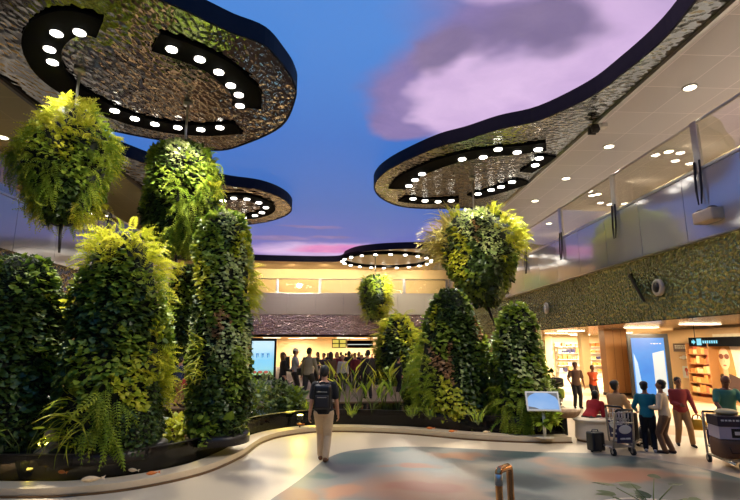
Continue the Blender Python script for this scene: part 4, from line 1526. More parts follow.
    # ---- hair
    if style != 'none':
        c = MB()
        if style != 'balding':
            c.ball(hp_(0, -.010, .024), (.052 * H, .058 * H, .056 * H), 18, 12, R=HR)
        c.ball(hp_(0, -.026, .0), (.049 * H, .044 * H, .050 * H), 16, 10, R=HR)
        if style == 'long':
            c.cap(hp_(0, -.035, 0), hp_(0, -.05, -.12), .047 * H, .034 * H)
            for s in (-1, 1):
                c.cap(hp_(s * .035, -.02, .01), hp_(s * .045, -.02, -.09), .024 * H, .018 * H)
        if style == 'bun':
            c.ball(hp_(0, -.068, .012), .026 * H, 12, 8)
        if style == 'puffy':
            c.ball(hp_(0, -.008, .040), (.060 * H, .062 * H, .045 * H), 16, 10, R=HR)
        skinned(c, 'hair', M[hair], root, vox, 2)
    if cap is not None:
        c = MB()
        c.ball(hp_(0, -.004, .034), (.054 * H, .062 * H, .045 * H), 18, 10, R=HR)
        c.ball(hp_(0, .07, .03), (.036 * H, .042 * H, .006 * H), 14, 6, R=HR)
        c.build('cap', cap, root, True)
    if face:
        for s in (-1, 1):
            MB().ball(hp_(s * .018, .050, .008), (.007 * H, .005 * H, .0045 * H), 8, 6, R=HR).build('eye', M['eye'], root, True)
        MB().ball(hp_(0, .0525, -.036), (.014 * H, .005 * H, .0045 * H), 10, 6, R=HR).build('mouth', M['lips'], root, True)
    root['h'] = H
    return root, dict(hc=hc, at=at, X=X, D=D, sp=sp, wr=wr, el=el, sh=sh, hip=hip, kn=kn, an=an)


def w2(root, p):
    """a point of a person, in the world"""
    return Vector(root.location) + Matrix.Rotation(root.rotation_euler.z, 3, 'Z') @ Vector(p)


def spot_px(x, yf, yh, z=0.0):
    p = gp(x, yf, z)
    return Vector((p.x, p.y, z)), dp(x, yh, p.y).z - z


def deck_px(x, yh, Y, z=.45):
    p = dp(x, yh, Y)
    return Vector((p.x, p.y, z)), p.z - z


rad = math.radians
WALK = dict(STAND, fl=(-.035, .07, .04), fr=(.035, -.10, .052), lean=.04, hl=(-.155, -.03, .45), hr=(.155, .06, .45), toe=((-.08, 1, 0), (.08, 1, -.15)))
# -- the walking man and his backpack
loc, H_ = spot_px(323, 461, 365.5)
man, J = person('man walking away in black t-shirt and beige trousers with a black backpack', loc, rad(-4), H_, WALK, cloth((24, 24, 28)), cloth((206, 178, 140)), 'skin', 'hair', 'short', 'short', (120, 80, 52), .010, face=True)
bp = empty('backpack', w2(man, J['at'](.05) - J['D'] * .09 * H_), 'black backpack worn by the walking man', 'backpack', rad(-4))
m_ = MB()
m_.box((0, -.10, .20), (.33, .19, .46), bev=.06)
m_.build('pack_body', M['black'], bp, True)
m_ = MB()
m_.box((0, -.215, .12), (.26, .07, .24), bev=.03)
m_.build('front_pocket', cloth((30, 30, 34), 'nylon'), bp, True)
m_ = MB()
m_.tube([(-.05, -.11, .42), (-.04, -.11, .475), (.04, -.11, .475), (.05, -.11, .42)], .012, 8)
m_.build('grab_handle', M['black'], bp, True)
m_ = MB()
m_.tube([(-.10, -.238, .30), (.10, -.238, .30)], .006, 6)
m_.tube([(-.09, -.255, .20), (.09, -.255, .20)], .006, 6)
m_.build('zip', M['steel'], bp, True)
for s in (-1, 1):
    m_ = MB()
    m_.tube([(s * .11, -.02, .40), (s * .12, .06, .47), (s * .12, .19, .44), (s * .125, .22, .30), (s * .14, .12, .10), (s * .14, -.03, .06)], .018, 8)
    m_.build('strap', M['black'], bp, True)

# -- the group by the ad screen
loc, H_ = spot_px(651, 452, 381.5)
person('woman in teal top and black trousers with black hair, seen from behind', loc, rad(-30), H_, dict(STAND, lean=.10, hl=(-.14, .16, .56), hr=(.12, .16, .60), head=(-.3, -.25)), cloth((18, 112, 124)), cloth((22, 22, 26)), 'skin2', 'hair', 'puffy', 'long', (200, 190, 180))
loc, H_ = spot_px(669, 453.5, 380)
person('woman in cream top and brown trousers with black hair beside the teal one', loc, rad(42), H_, dict(STAND, lean=.06, fr=(.05, -.04, .04), fl=(-.05, .03, .04), hl=(-.10, .16, .62), hr=(.12, .15, .58), head=(.25, -.25)), cloth((222, 196, 160)), cloth((118, 84, 58)), 'skin2', 'hair', 'puffy', 'long', (60, 44, 36))
loc, H_ = spot_px(685, 446, 377)
redman, JR = person('man in dark red shirt and khaki trousers standing right of the ad screen', loc, rad(158), H_, dict(STAND, fl=(-.10, .04, .04), fr=(.075, -.05, .04), lean=.0, hl=(-.19, .06, .47), hr=(.03, .13, .60), head=(.25, .0)), cloth((150, 52, 50)), cloth((158, 120, 78)), 'skin2', 'hair', 'short', 'long', (36, 30, 28))
hb = w2(redman, JR['wr'][-1])
bag = empty('handbag', hb + Vector((0, 0, -.36)), 'mustard yellow handbag held by the man in the dark red shirt', 'bag', rad(150))
m_ = MB()
m_.loft([(Vector((0, 0, z)), rx, ry) for z, rx, ry in ((0, .15, .05), (.03, .19, .075), (.12, .20, .08), (.2, .15, .05), (.22, .13, .03))], Vector((1, 0, 0)), Vector((0, 1, 0)), 20)
m_.build('bag_body', cloth((196, 148, 34), 'leather'), bag, True)
m_ = MB()
m_.tube([(-.10, 0, .20), (-.07, 0, .30), (0, 0, .335), (.07, 0, .30), (.10, 0, .20)], .012, 8)
m_.build('bag_handle', cloth((150, 108, 30), 'leather'), bag, True)
GM, GH = spot_px(733, 459, 373.5)
grn, JG = person('man in green t-shirt leaning on a loaded luggage trolley', GM, rad(166), GH, dict(STAND, lean=.16, fat=1.1, hl=(-.15, .26, .58), hr=(.15, .26, .58), head=(-.1, .45), fl=(-.06, -.02, .04), fr=(.06, -.1, .045)), cloth((74, 132, 106)), cloth((70, 60, 52)), 'skin3', 'hair', 'balding', 'short', (40, 34, 30))
# -- bench and the two who sit on it
SIT = dict(pel=(0, 0, .30), lean=.12, side=0., fl=(-.07, .26, .04), fr=(.06, .24, .04), hl=(-.06, .20, .47), hr=(.07, .22, .46), head=(0, -.3))
bench = empty('stone_bench', (6.0, 11.95, 0), 'smooth pale curved stone bench at the end of the pond', 'bench')
m_ = MB()
m_.loft([(Vector((0, 0, z)), a, b_) for z, a, b_ in ((.05, .50, .36), (.08, .52, .38), (.40, .50, .36), (.46, .50, .36))], Vector((1, 0, 0)), Vector((0, 1, 0)), 40)
m_.build('bench_block', M['benchwhite'], bench, True, .6)
m_ = MB()
m_.lathe([(.48, .0), (.48, .05), (.3, .055)], n=40, ey=.72)
m_.build('plinth', M['shadowgap'], bench)
m_ = MB()
m_.lathe([(.47, .455), (.54, .46), (.55, .48), (.55, .50), (.53, .515), (.2, .52)], n=40, ey=.72)
m_.build('seat_slab', M['benchwhite'], bench, True, .6)
HB = 1.74
person('person in tan shirt with black hair sitting on the pale bench behind a trolley', (6.42, 11.85, 0.03), rad(-66), HB, dict(SIT, lean=.18, head=(0, -.35)), cloth((206, 158, 104)), cloth((34, 32, 34)), 'skin2', 'hair', 'puffy', 'long')
person('person in red top and dark trousers bent forward on the pale bench', (5.88, 12.08, 0.03), rad(-62), 1.6, dict(SIT, lean=.75, hl=(-.05, .30, .34), hr=(.06, .30, .34), head=(0, -.7)), cloth((168, 26, 30)), cloth((74, 62, 52)), 'skin2', 'hair', 'short', 'long')
# -- farther people on the right
loc, H_ = spot_px(578, 408, 362)
person('man in brown t-shirt beside a trolley in front of the bright shop', loc, rad(170), H_, dict(STAND, hl=(-.18, .0, .45), hr=(.17, .16, .56)), cloth((112, 84, 66)), cloth((40, 34, 36)), 'skin2', 'hairbrown', 'short', 'short', vox=.013)
loc, H_ = spot_px(595, 405, 365)
person('person in orange top with folded arms in front of the bright shop', loc, rad(185), H_, FOLD, cloth((236, 96, 46)), cloth((50, 40, 46)), 'skin2', 'hairbrown', 'short', 'long', vox=.013)
# -- people on the terrace behind the pond
loc, H_ = deck_px(283.5, 352, 17.2)
person('woman with long auburn hair in black on the terrace by the blue kiosk', loc, rad(-70), H_, dict(STAND, hl=(-.08, .16, .60), hr=(.08, .18, .60), head=(0, -.3)), cloth((34, 28, 30)), cloth((26, 24, 28)), 'skin', 'hairlong', 'long', 'long', vox=.013, skirt=True, top_name='blouse')
loc, H_ = deck_px(295, 348.5, 17.8)
person('man in white cap and pale shirt on the terrace', loc, rad(-75), H_, dict(STAND, hl=(-.10, .16, .55), hr=(.10, .2, .62)), cloth((206, 196, 186)), cloth((44, 38, 38)), 'skin', 'hair', 'short', 'short', vox=.013, cap=cloth((232, 226, 214), 'cap'))
cm = Vector(loc)
pk = empty('backpack', cm + Vector((-.16, 0, 1.0)), 'dark backpack on the man in the white cap', 'backpack', rad(-75))
MB().box((0, -.12, .16), (.32, .2, .46), bev=.06).build('pack_body', M['black'], pk, True)
MB().tube([(-.1, -.04, .36), (-.1, .05, .42), (-.1, .17, .38), (-.1, .18, .2)], .016, 8).build('strap', M['black'], pk, True)
loc, H_ = deck_px(309, 347, 16.7)
gman, JM = person('man in grey shirt with a crossbody bag striding on the terrace', loc, rad(-28), H_, dict(STAND, pel=(0, 0, .50), fl=(-.06, -.17, .05), fr=(.06, .15, .04), lean=.05, hl=(-.17, .02, .45), hr=(.17, .1, .47)), cloth((136, 124, 112)), cloth((44, 42, 46)), 'skin', 'hair', 'short', 'long', vox=.013)
cb = empty('crossbody_bag', w2(gman, (-.20 * H_ * .9, -.04, .50 * H_)), 'black crossbody bag at the hip of the man in grey', 'bag', rad(-28))
MB().box((0, 0, .06), (.1, .26, .22), bev=.03).build('bag_body', M['black'], cb, True)
m_ = MB()
q0, q1 = Vector((0.02, 0, .17)), Vector((.30, -.03, .56))
m_.tube([q0, q0.lerp(q1, .5) + Vector((-.02, -.14, .02)), q1, q1 + Vector((-.02, .12, -.04))], .014, 8)
m_.build('strap', M['black'], cb, True)
for x, yh, Y, yaw_, top, bot, hr, st, lb, sl in [
        (331, 352, 18.2, 30, (92, 64, 48), (44, 36, 34), 'hairbrown', 'long', 'person in brown top half hidden behind the walking man', 'long'),
        (368, 350, 17.3, 10, (34, 26, 26), (30, 26, 28), 'hair', 'short', 'man in black standing on the terrace right of the walking man', 'long'),
        (398, 357, 19.6, -60, (26, 26, 30), (24, 24, 28), 'hair', 'short', 'person in dark clothes before the squat planted cone', 'long'),
        (181, 357, 15.45, -20, (44, 58, 96), (178, 138, 94), 'hair', 'short', 'person in blue jacket seen between the left columns', 'long'),
        (187, 372, 15.1, 60, (160, 50, 52), (150, 110, 80), 'hairbrown', 'long', 'smaller person in red behind the slim column', 'short')]:
    loc, H_ = deck_px(x, yh, Y)
    person(lb, loc, rad(yaw_), H_, STAND, cloth(top), cloth(bot), 'skin', hr, st, sl, vox=.015, face=False)
CR = [(324, 353, 21, 150, (60, 44, 60), 'purple top'), (337, 352, 22, 185, (120, 40, 44), 'maroon top'), (343, 355, 20, 170, (214, 204, 190), 'white top'), (349, 351, 24, 20, (50, 34, 50), 'plum jacket'), (355, 353, 21.5, 200, (110, 30, 40), 'crimson top'),
      (359, 352, 25, 180, (40, 40, 64), 'navy top'), (362, 355, 22, 160, (196, 120, 90), 'salmon top'), (376, 353, 24, 185, (70, 50, 44), 'umber jacket'), (341, 352, 27, 0, (34, 30, 34), 'black jacket'), (318, 352, 25, 120, (90, 90, 70), 'olive top'),
      (346, 353, 29, 40, (70, 30, 36), 'wine coat'), (352, 353, 31, 170, (160, 140, 120), 'beige coat'), (366, 353, 28, 10, (60, 60, 70), 'slate coat'), (328, 353, 30, 200, (44, 40, 50), 'charcoal coat'), (372, 354, 32, 170, (130, 60, 50), 'brick red coat')]
for i, (x, yh, Y, ya, top, nm) in enumerate(CR):
    loc, H_ = deck_px(x, yh, Y)
    person('distant person in %s in the crowd under the overhead sign' % nm, loc, rad(ya), H_, FOLD if i % 3 == 0 else STAND, cloth(top), cloth((40, 36, 40)), 'skin', ('hair', 'hairbrown')[i % 2], ('short', 'long')[i % 2], 'long', vox=.022, face=False)

# ================================================================== TROLLEYS AND LUGGAGE
navy = plain('navy plastic panel', srgb(38, 40, 84), .4)


def trolley(label, loc, yaw):
    """luggage trolley: +Y is the way it rolls, the push handle at -Y"""
    r = empty('luggage_trolley', loc, label, 'luggage trolley', rad(yaw), 'airport luggage trolleys')
    m = MB()
    for s in (-1, 1):
        m.tube([(s * .23, -.34, .16), (s * .215, -.40, .5), (s * .195, -.44, .84), (s * .18, -.45, .9)], .02, 10)
        m.tube([(s * .23, -.34, .16), (s * .20, .1, .15), (s * .12, .46, .13)], .018, 10)
    for z, y, x in ((.3, -.37, .22), (.60, -.41, .205)):
        m.tube([(-x, y, z), (x, y, z)], .013, 8)
    m.build('frame', M['steel'], r, True)
    m = MB()
    m.tube([(-.19, -.45, .88), (-.17, -.49, .92), (.17, -.49, .92), (.19, -.45, .88)], .022, 10)
    m.build('push_handle', M['black'], r, True)
    m = MB()
    for x in [-.17 + .068 * i for i in range(6)]:
        m.tube([(x, -.43, .63), (x, -.44, .87)], .007, 6)
        m.tube([(x, -.43, .63), (x, -.24, .67), (x, -.2, .82)], .007, 6)
    for z in (.66, .86):
        m.tube([(-.19, -.44, z), (.19, -.44, z), (.19, -.2, z - .03), (-.19, -.2, z - .03)], .009, 6, closed=True)
    m.build('basket', M['steel'], r, True)
    rx = Matrix.Rotation(rad(7), 3, 'X')
    p = MB().box((0, -.415, .44), (.34, .02, .36), rot=rx, bev=.006).build('sign_panel', navy, r)
    m = MB()
    m.lathe([(.14, -.006), (.14, .006), (.1, .008)], n=28, ex=1.0, ey=.62)
    m.v = [tuple(rx @ (Matrix.Rotation(PI / 2, 3, 'X') @ Vector(v)) + Vector((0, -.436, .53))) for v in m.v]
    m.build('oval_badge', M['white'], p)
    m = MB()
    for k, (x, w) in enumerate(((-.09, .1), (.03, .09))):
        m.box((x + .03, -.425, .35), (w, .03, .03))
    m.build('lettering', M['white'], p)
    m = MB()
    for y in [-.3 + .1 * i for i in range(8)]:
        w = .21 - (y + .3) * .1
        m.box((0, y, .165), (2 * w, .03, .015))
    m.build('platform', M['steel'], r)
    for x, y in ((-.22, -.32), (.22, -.32), (0.0, .42)):
        w = MB().cyl((x, y, .075), .075, .045, 20, axis='X').build('wheel', M['rubber'], r, True)
        m = MB()
        m.cyl((x, y, .075), .03, .055, 14, axis='X')
        m.box((x, y, .13), (.07, .02, .06))
        m.build('fork', M['steel'], w)
    return r


def suitcase(label, loc, yaw, d, mat, tilt=0, soft=False):
    r = empty('suitcase', loc, label, 'suitcase', rad(yaw))
    MB().box((0, 0, d[2] / 2 + .03), d, bev=min(d) * (.3 if soft else .18)).build('case_body', mat, r, True)
    for x in (-.36, .36):
        MB().cyl((x * d[0], 0, .02), .022, .03, 12, axis='X').build('wheel', M['rubber'], r, True)
    m = MB()
    m.tube([(-.08, 0, d[2] + .02), (-.07, 0, d[2] + .065), (.07, 0, d[2] + .065), (.08, 0, d[2] + .02)], .012, 8)
    m.build('carry_handle', M['black'], r, True)
    for x in (-.3, .3):
        MB().box((x * d[0], -d[1] / 2 - .002, d[2] / 2 + .03), (.03, .012, d[2] * .9)).build('strap', M['black'], r)
    return r


blk = plain('black nylon', srgb(26, 26, 30), .6, 0, .2)
p = gp(625, 457)
trolley('silver luggage trolley with navy panel in front of the person in tan', (p.x, p.y + .42, 0), 6)
trolley('luggage trolley with black cases beside the woman in teal', (6.22, 11.05, 0), -58)
suitcase('black suitcase standing left of the trolley with the navy panel', (5.34, 10.75, 0), 12, (.30, .22, .38), blk)
suitcase('upright black suitcase on the trolley by the woman in teal', (6.18, 10.98, .185), -58, (.40, .26, .56), blk)
suitcase('second black suitcase lying beyond the trolley by the woman in teal', (6.75, 11.32, 0), -58, (.42, .28, .34), blk, soft=True)
# the loaded trolley of the man in green
TL = gp(729, 468)
ty = 166
trolley('loaded luggage trolley pushed by the man in green', (TL.x + .12, TL.y + .10, 0), ty)


def on_trolley(dx, dy, z):
    v = Matrix.Rotation(rad(ty), 3, 'Z') @ Vector((dx, dy, 0))
    return (TL.x + .12 + v.x, TL.y + .10 + v.y, z)


b1 = empty('duffel_bag', on_trolley(0, .06, .178), 'brown duffel bag at the bottom of the loaded trolley', 'bag', rad(ty))
MB().box((0, 0, .17), (.50, .52, .34), bev=.09).build('bag_body', cloth((112, 78, 54), 'canvas'), b1, True)
MB().tube([(-.12, .27, .22), (-.1, .29, .12), (.1, .29, .12), (.12, .27, .22)], .014, 8).build('bag_handle', cloth((70, 48, 34), 'canvas'), b1, True)
b2 = empty('carton', on_trolley(0, .06, .522), 'white and black printed carton in the middle of the loaded trolley', 'box', rad(ty))
MB().box((0, 0, .11), (.48, .44, .22), bev=.008).build('carton_body', plain('printed white carton', srgb(196, 180, 186), .6), b2)
MB().box((-.06, .222, .11), (.2, .006, .16)).build('printed_square', M['black'], b2)
MB().box((-.06, .226, .11), (.1, .006, .06)).build('printed_mark', M['white'], b2)
b3 = empty('carton', on_trolley(0, .06, .744), 'dark carton with white print on top of the loaded trolley', 'box', rad(ty))
MB().box((0, 0, .09), (.50, .46, .18), bev=.008).build('carton_body', plain('dark carton', srgb(50, 40, 52), .6), b3)
m_ = MB()
for k, w in enumerate((.05, .04, .05, .03, .05, .04)):
    m_.box((.17 - k * .062, .232, .11), (w, .006, .03))
m_.build('printed_lettering', M['white'], b3)
b4 = empty('cloth_bundle', on_trolley(-.02, .04, .926), 'pale folded bundle on top of the dark carton', 'bag', rad(ty))
MB().ball((0, 0, .055), (.2, .17, .06), 20, 10).build('bundle', cloth((206, 186, 140), 'bundle'), b4, True)
# trolley of the man in brown
q = gp(563, 405)
trolley('luggage trolley with dark and green cases beside the man in brown', (q.x, q.y + .6, 0), 172)
s_ = suitcase('dark hard case on the far trolley, upper one', (q.x, q.y + .45, .60), 172, (.46, .5, .36), blk, soft=True)
s_ = suitcase('lime green case on the far trolley, lower one', (q.x, q.y + .45, .178), 172, (.46, .5, .38), plain('lime case', srgb(112, 142, 30), .4), soft=True)

# ================================================================== SIGN, BOWL, HANDRAIL, PLANTER
p = gp(545, 437.5, .13)
sg = empty('screen_stand', (p.x, p.y, .13), 'small tilted screen on a slim white post at the pond kerb', 'sign', rad(-10))
MB().lathe([(.20, 0), (.20, .02), (.03, .025)], n=28).build('base_plate', M['benchwhite'], sg)
MB().tube([(0, 0, .02), (0, 0, .66)], .035, 12).build('post', M['white'], sg, True)
TR = Matrix.Rotation(rad(-24), 3, 'X')
hd_ = MB().box((0, 0, .80), (.76, .05, .46), rot=TR, bev=.01).build('screen_frame', M['white'], sg)
k = NT('small screen picture')
c_ = k.coord()
n_ = k.noise(c_, 2.0, 3)
k.link(k.mix(n_, srgb(70, 150, 232), srgb(190, 216, 248)), k.b.inputs['Emission Color'])
k.b.inputs['Emission Strength'].default_value = 0.9
k.b.inputs['Base Color'].default_value = (.02, .02, .02, 1)
k.b.inputs['Specular IOR Level'].default_value = 0.1
MB().box((0, 0, 0), (.68, .004, .38)).build('screen', k.m, hd_)
scr = [o for o in COL.objects if o.name.startswith('screen') and o.parent == hd_][0]
scr.location = Vector((0, 0, .80)) + TR @ Vector((0, -.028, 0))
scr.rotation_euler = (rad(-24), 0, 0)
dk_ = glow('dark canopy shapes in the picture', (.10, .11, .12), .6)
m_ = MB()
for pts in ([(-.34, .19), (-.34, .06), (-.30, .12), (-.22, .16), (-.16, .19)], [(.34, .19), (.34, .02), (.29, .10), (.20, .15), (.12, .19)], [(-.34, -.19), (-.34, -.13), (-.2, -.15), (-.1, -.19)]):
    a_ = [Vector((x, -.0036, z)) for x, z in pts]
    b_ = [Vector((x, -.0022, z)) for x, z in pts]
    nn = len(pts)
    m_.add(a_ + b_, [tuple(range(nn)), tuple(range(2 * nn - 1, nn - 1, -1))] + [(i, (i + 1) % nn, nn + (i + 1) % nn, nn + i) for i in range(nn)])
pic = m_.build('pictured_canopies', dk_, hd_)
pic.location, pic.rotation_euler = scr.location, scr.rotation_euler

bw = empty('stone_shell', (5.36, 12.12, .50), 'ridged tan stone shell lying on the end wall of the pond', 'sculpture', rad(8))
m_ = MB()
prof = [(.05, .0), (.2, .01), (.30, .06), (.36, .13), (.37, .17), (.34, .18), (.30, .14), (.18, .08), (.05, .07)]
m_.lathe(prof, n=48, ey=.6)
m_.v = [tuple(Vector((x * (1 + .05 * math.cos(12 * math.atan2(y, x))), y * (1 + .05 * math.cos(12 * math.atan2(y, x))), z))) for x, y, z in m_.v]
m_.build('shell', M['pebble'], bw, True)
m_ = MB()
m_.lathe([(.02, .085), (.16, .09), (.27, .135), (.02, .12)], n=32, ey=.6)
m_.build('hollow', M['soil'], bw, True)

h0, h1 = dp(498, 466, 4.9), dp(513, 466, 4.95)
hr_ = empty('handrail', (h0.x, h0.y, 0), 'polished bronze tube handrail end in the near foreground', 'handrail')
dx_, dy_ = h1.x - h0.x, .16
top_ = 1.04
MB().tube([(0, 0, 0.02), (0, 0, .5), (0, 0, top_ - .04), (0.006, 0.006, top_ - .012), (.02, .02, top_), (dx_ - .02, dy_ - .02, top_), (dx_ - .006, dy_ - .006, top_ - .012), (dx_, dy_, top_ - .04), (dx_, dy_, .5), (dx_, dy_, .02)], .034, 14).build('tube', M['bronze'], hr_, True)
MB().cyl((0, 0, top_ - .08), .0365, .1, 16).build('collar', M['steel'], hr_, True)
for a_, b_ in ((0, 0), (dx_, dy_)):
    MB().cyl((a_, b_, .015), .055, .03, 18).build('floor_flange', M['bronze'], hr_, True)

pc = Vector((3.15, 4.98, 0))
pt_ = empty('round_planter', pc, 'pale round planter whose rim shows at the bottom edge', 'planter')
MB().lathe([(.62, 0), (.66, .05), (.72, .45), (.74, .53), (.73, .55), (.68, .55), (.67, .50)], n=48).build('bowl', M['benchwhite'], pt_, True, .7)
MB().lathe([(.66, .44), (.66, .49), (.1, .51)], n=32).build('soil', M['soil'], pt_)
stalk_plant('lotus_plant', 'round leaved plant growing in the pale planter at the bottom edge', (pc.x - .1, pc.y + .1, .5), 16, .34, .46, T_heart(.46), 'dark', .2, .18, 81, stemr=.006)

# ================================================================== FACADE FITTINGS
a_, b_ = xp(629.5, 275, XR - .03), xp(645, 301, XR - .03)
m_ = MB()
mid = (a_ + b_) / 2
d_ = (b_ - a_)
ang = math.atan2(d_.z, d_.y)
sl = m_.box((0, 0, 0), (.05, d_.length, .11), rot=Matrix.Rotation(ang, 3, 'X'), bev=.02).build('slot_diffuser', M['black'])
sl.location = mid - Vector((.02, 0, 0))
tag(sl, 'slanted black slot set in the dimpled facade', 'vent')
for (x, y), lb, mt, rr in (((659, 287.5), 'grey round nozzle beside the black slot on the dimpled facade', M['parapet_far'], .26), ((547, 308), 'silver round nozzle at the far end of the dimpled facade', M['steel'], .26)):
    p = xp(x, y, XR - .03)
    r = empty('air_nozzle', p, lb, 'vent')
    m_ = MB()
    m_.lathe([(rr * .62, .0), (rr * .66, .10), (rr, .06), (rr, -.02)], n=28)
    m_.v = [(-z, x_, y_) for x_, y_, z in m_.v]
    m_.build('flange', mt, r, True)
    m_ = MB()
    m_.lathe([(rr * .58, .02), (rr * .58, .10), (.02, .12)], n=24)
    m_.v = [(-z, x_, y_) for x_, y_, z in m_.v]
    m_.build('throat', M['black'] if mt is not M['steel'] else M['white'], r, True)
p = xp(705, 216, XR - .35)
r = empty('projector_housing', p, 'beige projector housing fixed to the parapet at the right edge', 'projector')
MB().box((.12, 0, 0), (.42, .70, .32), bev=.05).build('housing', plain('beige housing', srgb(206, 188, 160), .45), r, True)
for k, y in enumerate((.24, -.14)):
    MB().ball((.1, y, .17), (.13, .13, .07), 16, 8).build('dark_dome', M['black'], r, True)
for k, cl in enumerate(((196, 120, 40), (90, 150, 150), (226, 200, 120))):
    MB().box((.02 + k * .11, .352, -.05 + .03 * k), (.10, .012, .1)).build('coloured_label', plain('label %d' % k, srgb(*cl), .5), r)
MB().box((.28, 0, -.05), (.12, .2, .2)).build('wall_bracket', M['darksteel'], r)
p = gp(596, 124, ZC - .05)
r = empty('twin_speaker', (p.x + .02, p.y, ZC - .10), 'small dark twin speaker under the edge of the beige tiled ceiling', 'speaker')
for s in (-1, 1):
    MB().box((-.12, s * .11, -.16), (.22, .18, .26), rot=Matrix.Rotation(.35 * s, 3, 'X'), bev=.02).build('speaker_box', M['darksteel'], r, True)
MB().box((.02, 0, -.02), (.2, .12, .08)).build('mounting_plate', M['white'], r)
r = empty('wall_box', xp(616, 126, XSR - .02) if False else (p.x + .3, p.y + .1, ZC - .02), 'white junction box beside the twin speaker on the beige ceiling', 'junction box')
MB().box((0, 0, -.06), (.2, .26, .12), bev=.015).build('box_body', M['white'], r, True)

# ================================================================== SHOPS ON THE RIGHT
def shop_light(loc, sx, sy, label, power, col=NEUTRAL):
    r = empty('ceiling_panel_light', loc, label, 'ceiling light', group='flat panel lights in the shop ceilings')
    MB().box((0, 0, -.012), (sx, sy, .02)).build('diffuser', M['lens_soft'], r)
    MB().box((0, 0, .0), (sx + .06, sy + .06, .02)).build('light_frame', M['white'], r)
    lamp('panel_lamp', 'AREA', (loc[0], loc[1], loc[2] - .04), power, col, r, (loc[0], loc[1], 0), sx, sy=sy)
    return r


for i, (x, y, pw) in enumerate(((12.3, 13.5, 1.0), (12.6, 17.0, 1.2), (12.4, 20.2, .8), (11.6, 25.0, 1.0), (13.0, 30.0, 1.0), (16.2, 28.5, 2.2), (15.4, 32.0, 2.6), (16.8, 34.8, 2.6), (10.8, 9.5, .8))):
    shop_light((x, y, ZP0 - .01), 1.3, .35, 'flat light panel under the cream shop ceiling, %s from the right edge' % ('first', 'second', 'third', 'fourth', 'fifth', 'sixth', 'seventh', 'eighth', 'nearest')[i], POW_SHOP * pw, (1, .80, .52))
for i, (x, y) in enumerate(((-12.2, 14), (-12.2, 19), (-12.2, 25), (-12.2, 32))):
    shop_light((x, y, ZP0 - .01), 1.3, .35, 'flat light panel under the left shop ceiling, %s row' % ('first', 'second', 'third', 'fourth')[i], POW_SHOP, (1, .75, .5))
for i, (x, y) in enumerate(((-7, 48), (-3.5, 48), (0, 48), (3.5, 48), (-5, 51.5), (1.5, 51.5))):
    shop_light((x, y, ZP0 - .01), 1.6, .5, 'flat light panel under the far shop ceiling, %s' % ('left end', 'left of centre', 'centre', 'right end', 'back left', 'back right')[i], POW_SHOP * 1.6, (1, .8, .5))

# wooden pier and the ad screen
A = dp(610, 380, 22.2)
B = dp(633, 380, 22.2)
cx_, cy_ = (A.x + B.x) / 2, 22.6
wc = empty('wood_pier', (cx_, cy_, 0), 'honey wood clad pier left of the big blue ad screen', 'pillar')
MB().box((0, 0, 1.49), (B.x - A.x, .5, 2.96), bev=.02).build('cladding', M['wood'], wc)
m_ = MB()
m_.box((-.12, -.253, 1.49), (.012, .006, 2.9))
m_.box((.25, -.253, 1.49), (.012, .006, 2.9))
m_.build('panel_joint', M['shadowgap'], wc)
MB().box((0, 0, .06), (B.x - A.x + .04, .54, .12)).build('plinth', M['darksteel'], wc)

s0, s1 = dp(633, 398, 20.9), dp(675, 398, 20.4)
ctr = (s0 + s1) / 2
sw = (s1 - s0).length
yaw_s = math.atan2(s1.y - s0.y, s1.x - s0.x)
ad = empty('ad_screen', (ctr.x, ctr.y, 0), 'tall black framed advertising screen glowing blue on the right', 'screen', yaw_s)
MB().box((0, .1, 1.36), (sw, .2, 2.70), bev=.015).build('frame', M['black'], ad)
k = NT('blue advertisement')
c_ = k.coord()
k.link(k.mix(k.noise(c_, 1.2, 2), srgb(24, 118, 222), srgb(72, 168, 244)), k.b.inputs['Emission Color'])
k.b.inputs['Specular IOR Level'].default_value = 0.1
k.b.inputs['Emission Strength'].default_value = 1.0
k.b.inputs['Base Color'].default_value = (.02, .02, .02, 1)
MB().box((-.02, -.004, 1.36), (sw * .80, .012, 2.36)).build('screen', k.m, ad)
pale = glow('pale tower in the advertisement', srgb(206, 216, 214)[:3], .95)
m_ = MB()
x0, x1 = sw * .08, sw * .36
m_.add([(x0, -.014, .2), (x1, -.014, .2), (x1, -.014, 2.02), (x0, -.014, 1.9), (x0, -.011, .2), (x1, -.011, .2), (x1, -.011, 2.02), (x0, -.011, 1.9)], [(0, 1, 2, 3), (7, 6, 5, 4), (0, 4, 5, 1), (3, 2, 6, 7), (0, 3, 7, 4), (1, 5, 6, 2)])
m_.build('pictured_tower', pale, ad)
m_ = MB()
m_.add([(-sw * .38, -.014, .2), (-sw * .22, -.014, .2), (-sw * .3, -.014, 1.5), (-sw * .38, -.014, 1.9), (-sw * .38, -.011, .2), (-sw * .22, -.011, .2), (-sw * .3, -.011, 1.5), (-sw * .38, -.011, 1.9)], [(0, 1, 2, 3), (7, 6, 5, 4), (0, 4, 5, 1), (3, 2, 6, 7), (0, 3, 7, 4), (1, 5, 6, 2)])
m_.build('pictured_beam', glow('light beam in the advertisement', srgb(150, 208, 250)[:3], .95), ad)
m_ = MB()
for k_, w in enumerate((.06, .09, .05, .08)):
    m_.box((sw * .08 + k_ * .11, -.013, 2.30), (w, .004, .035))
m_.build('small_print', pale, ad)

# right shop front, facing the hall at x = 14.9
XW = 14.95


def wallpt(x, y, off=0.0):
    p = xp(x, y, XW - off)
    return p


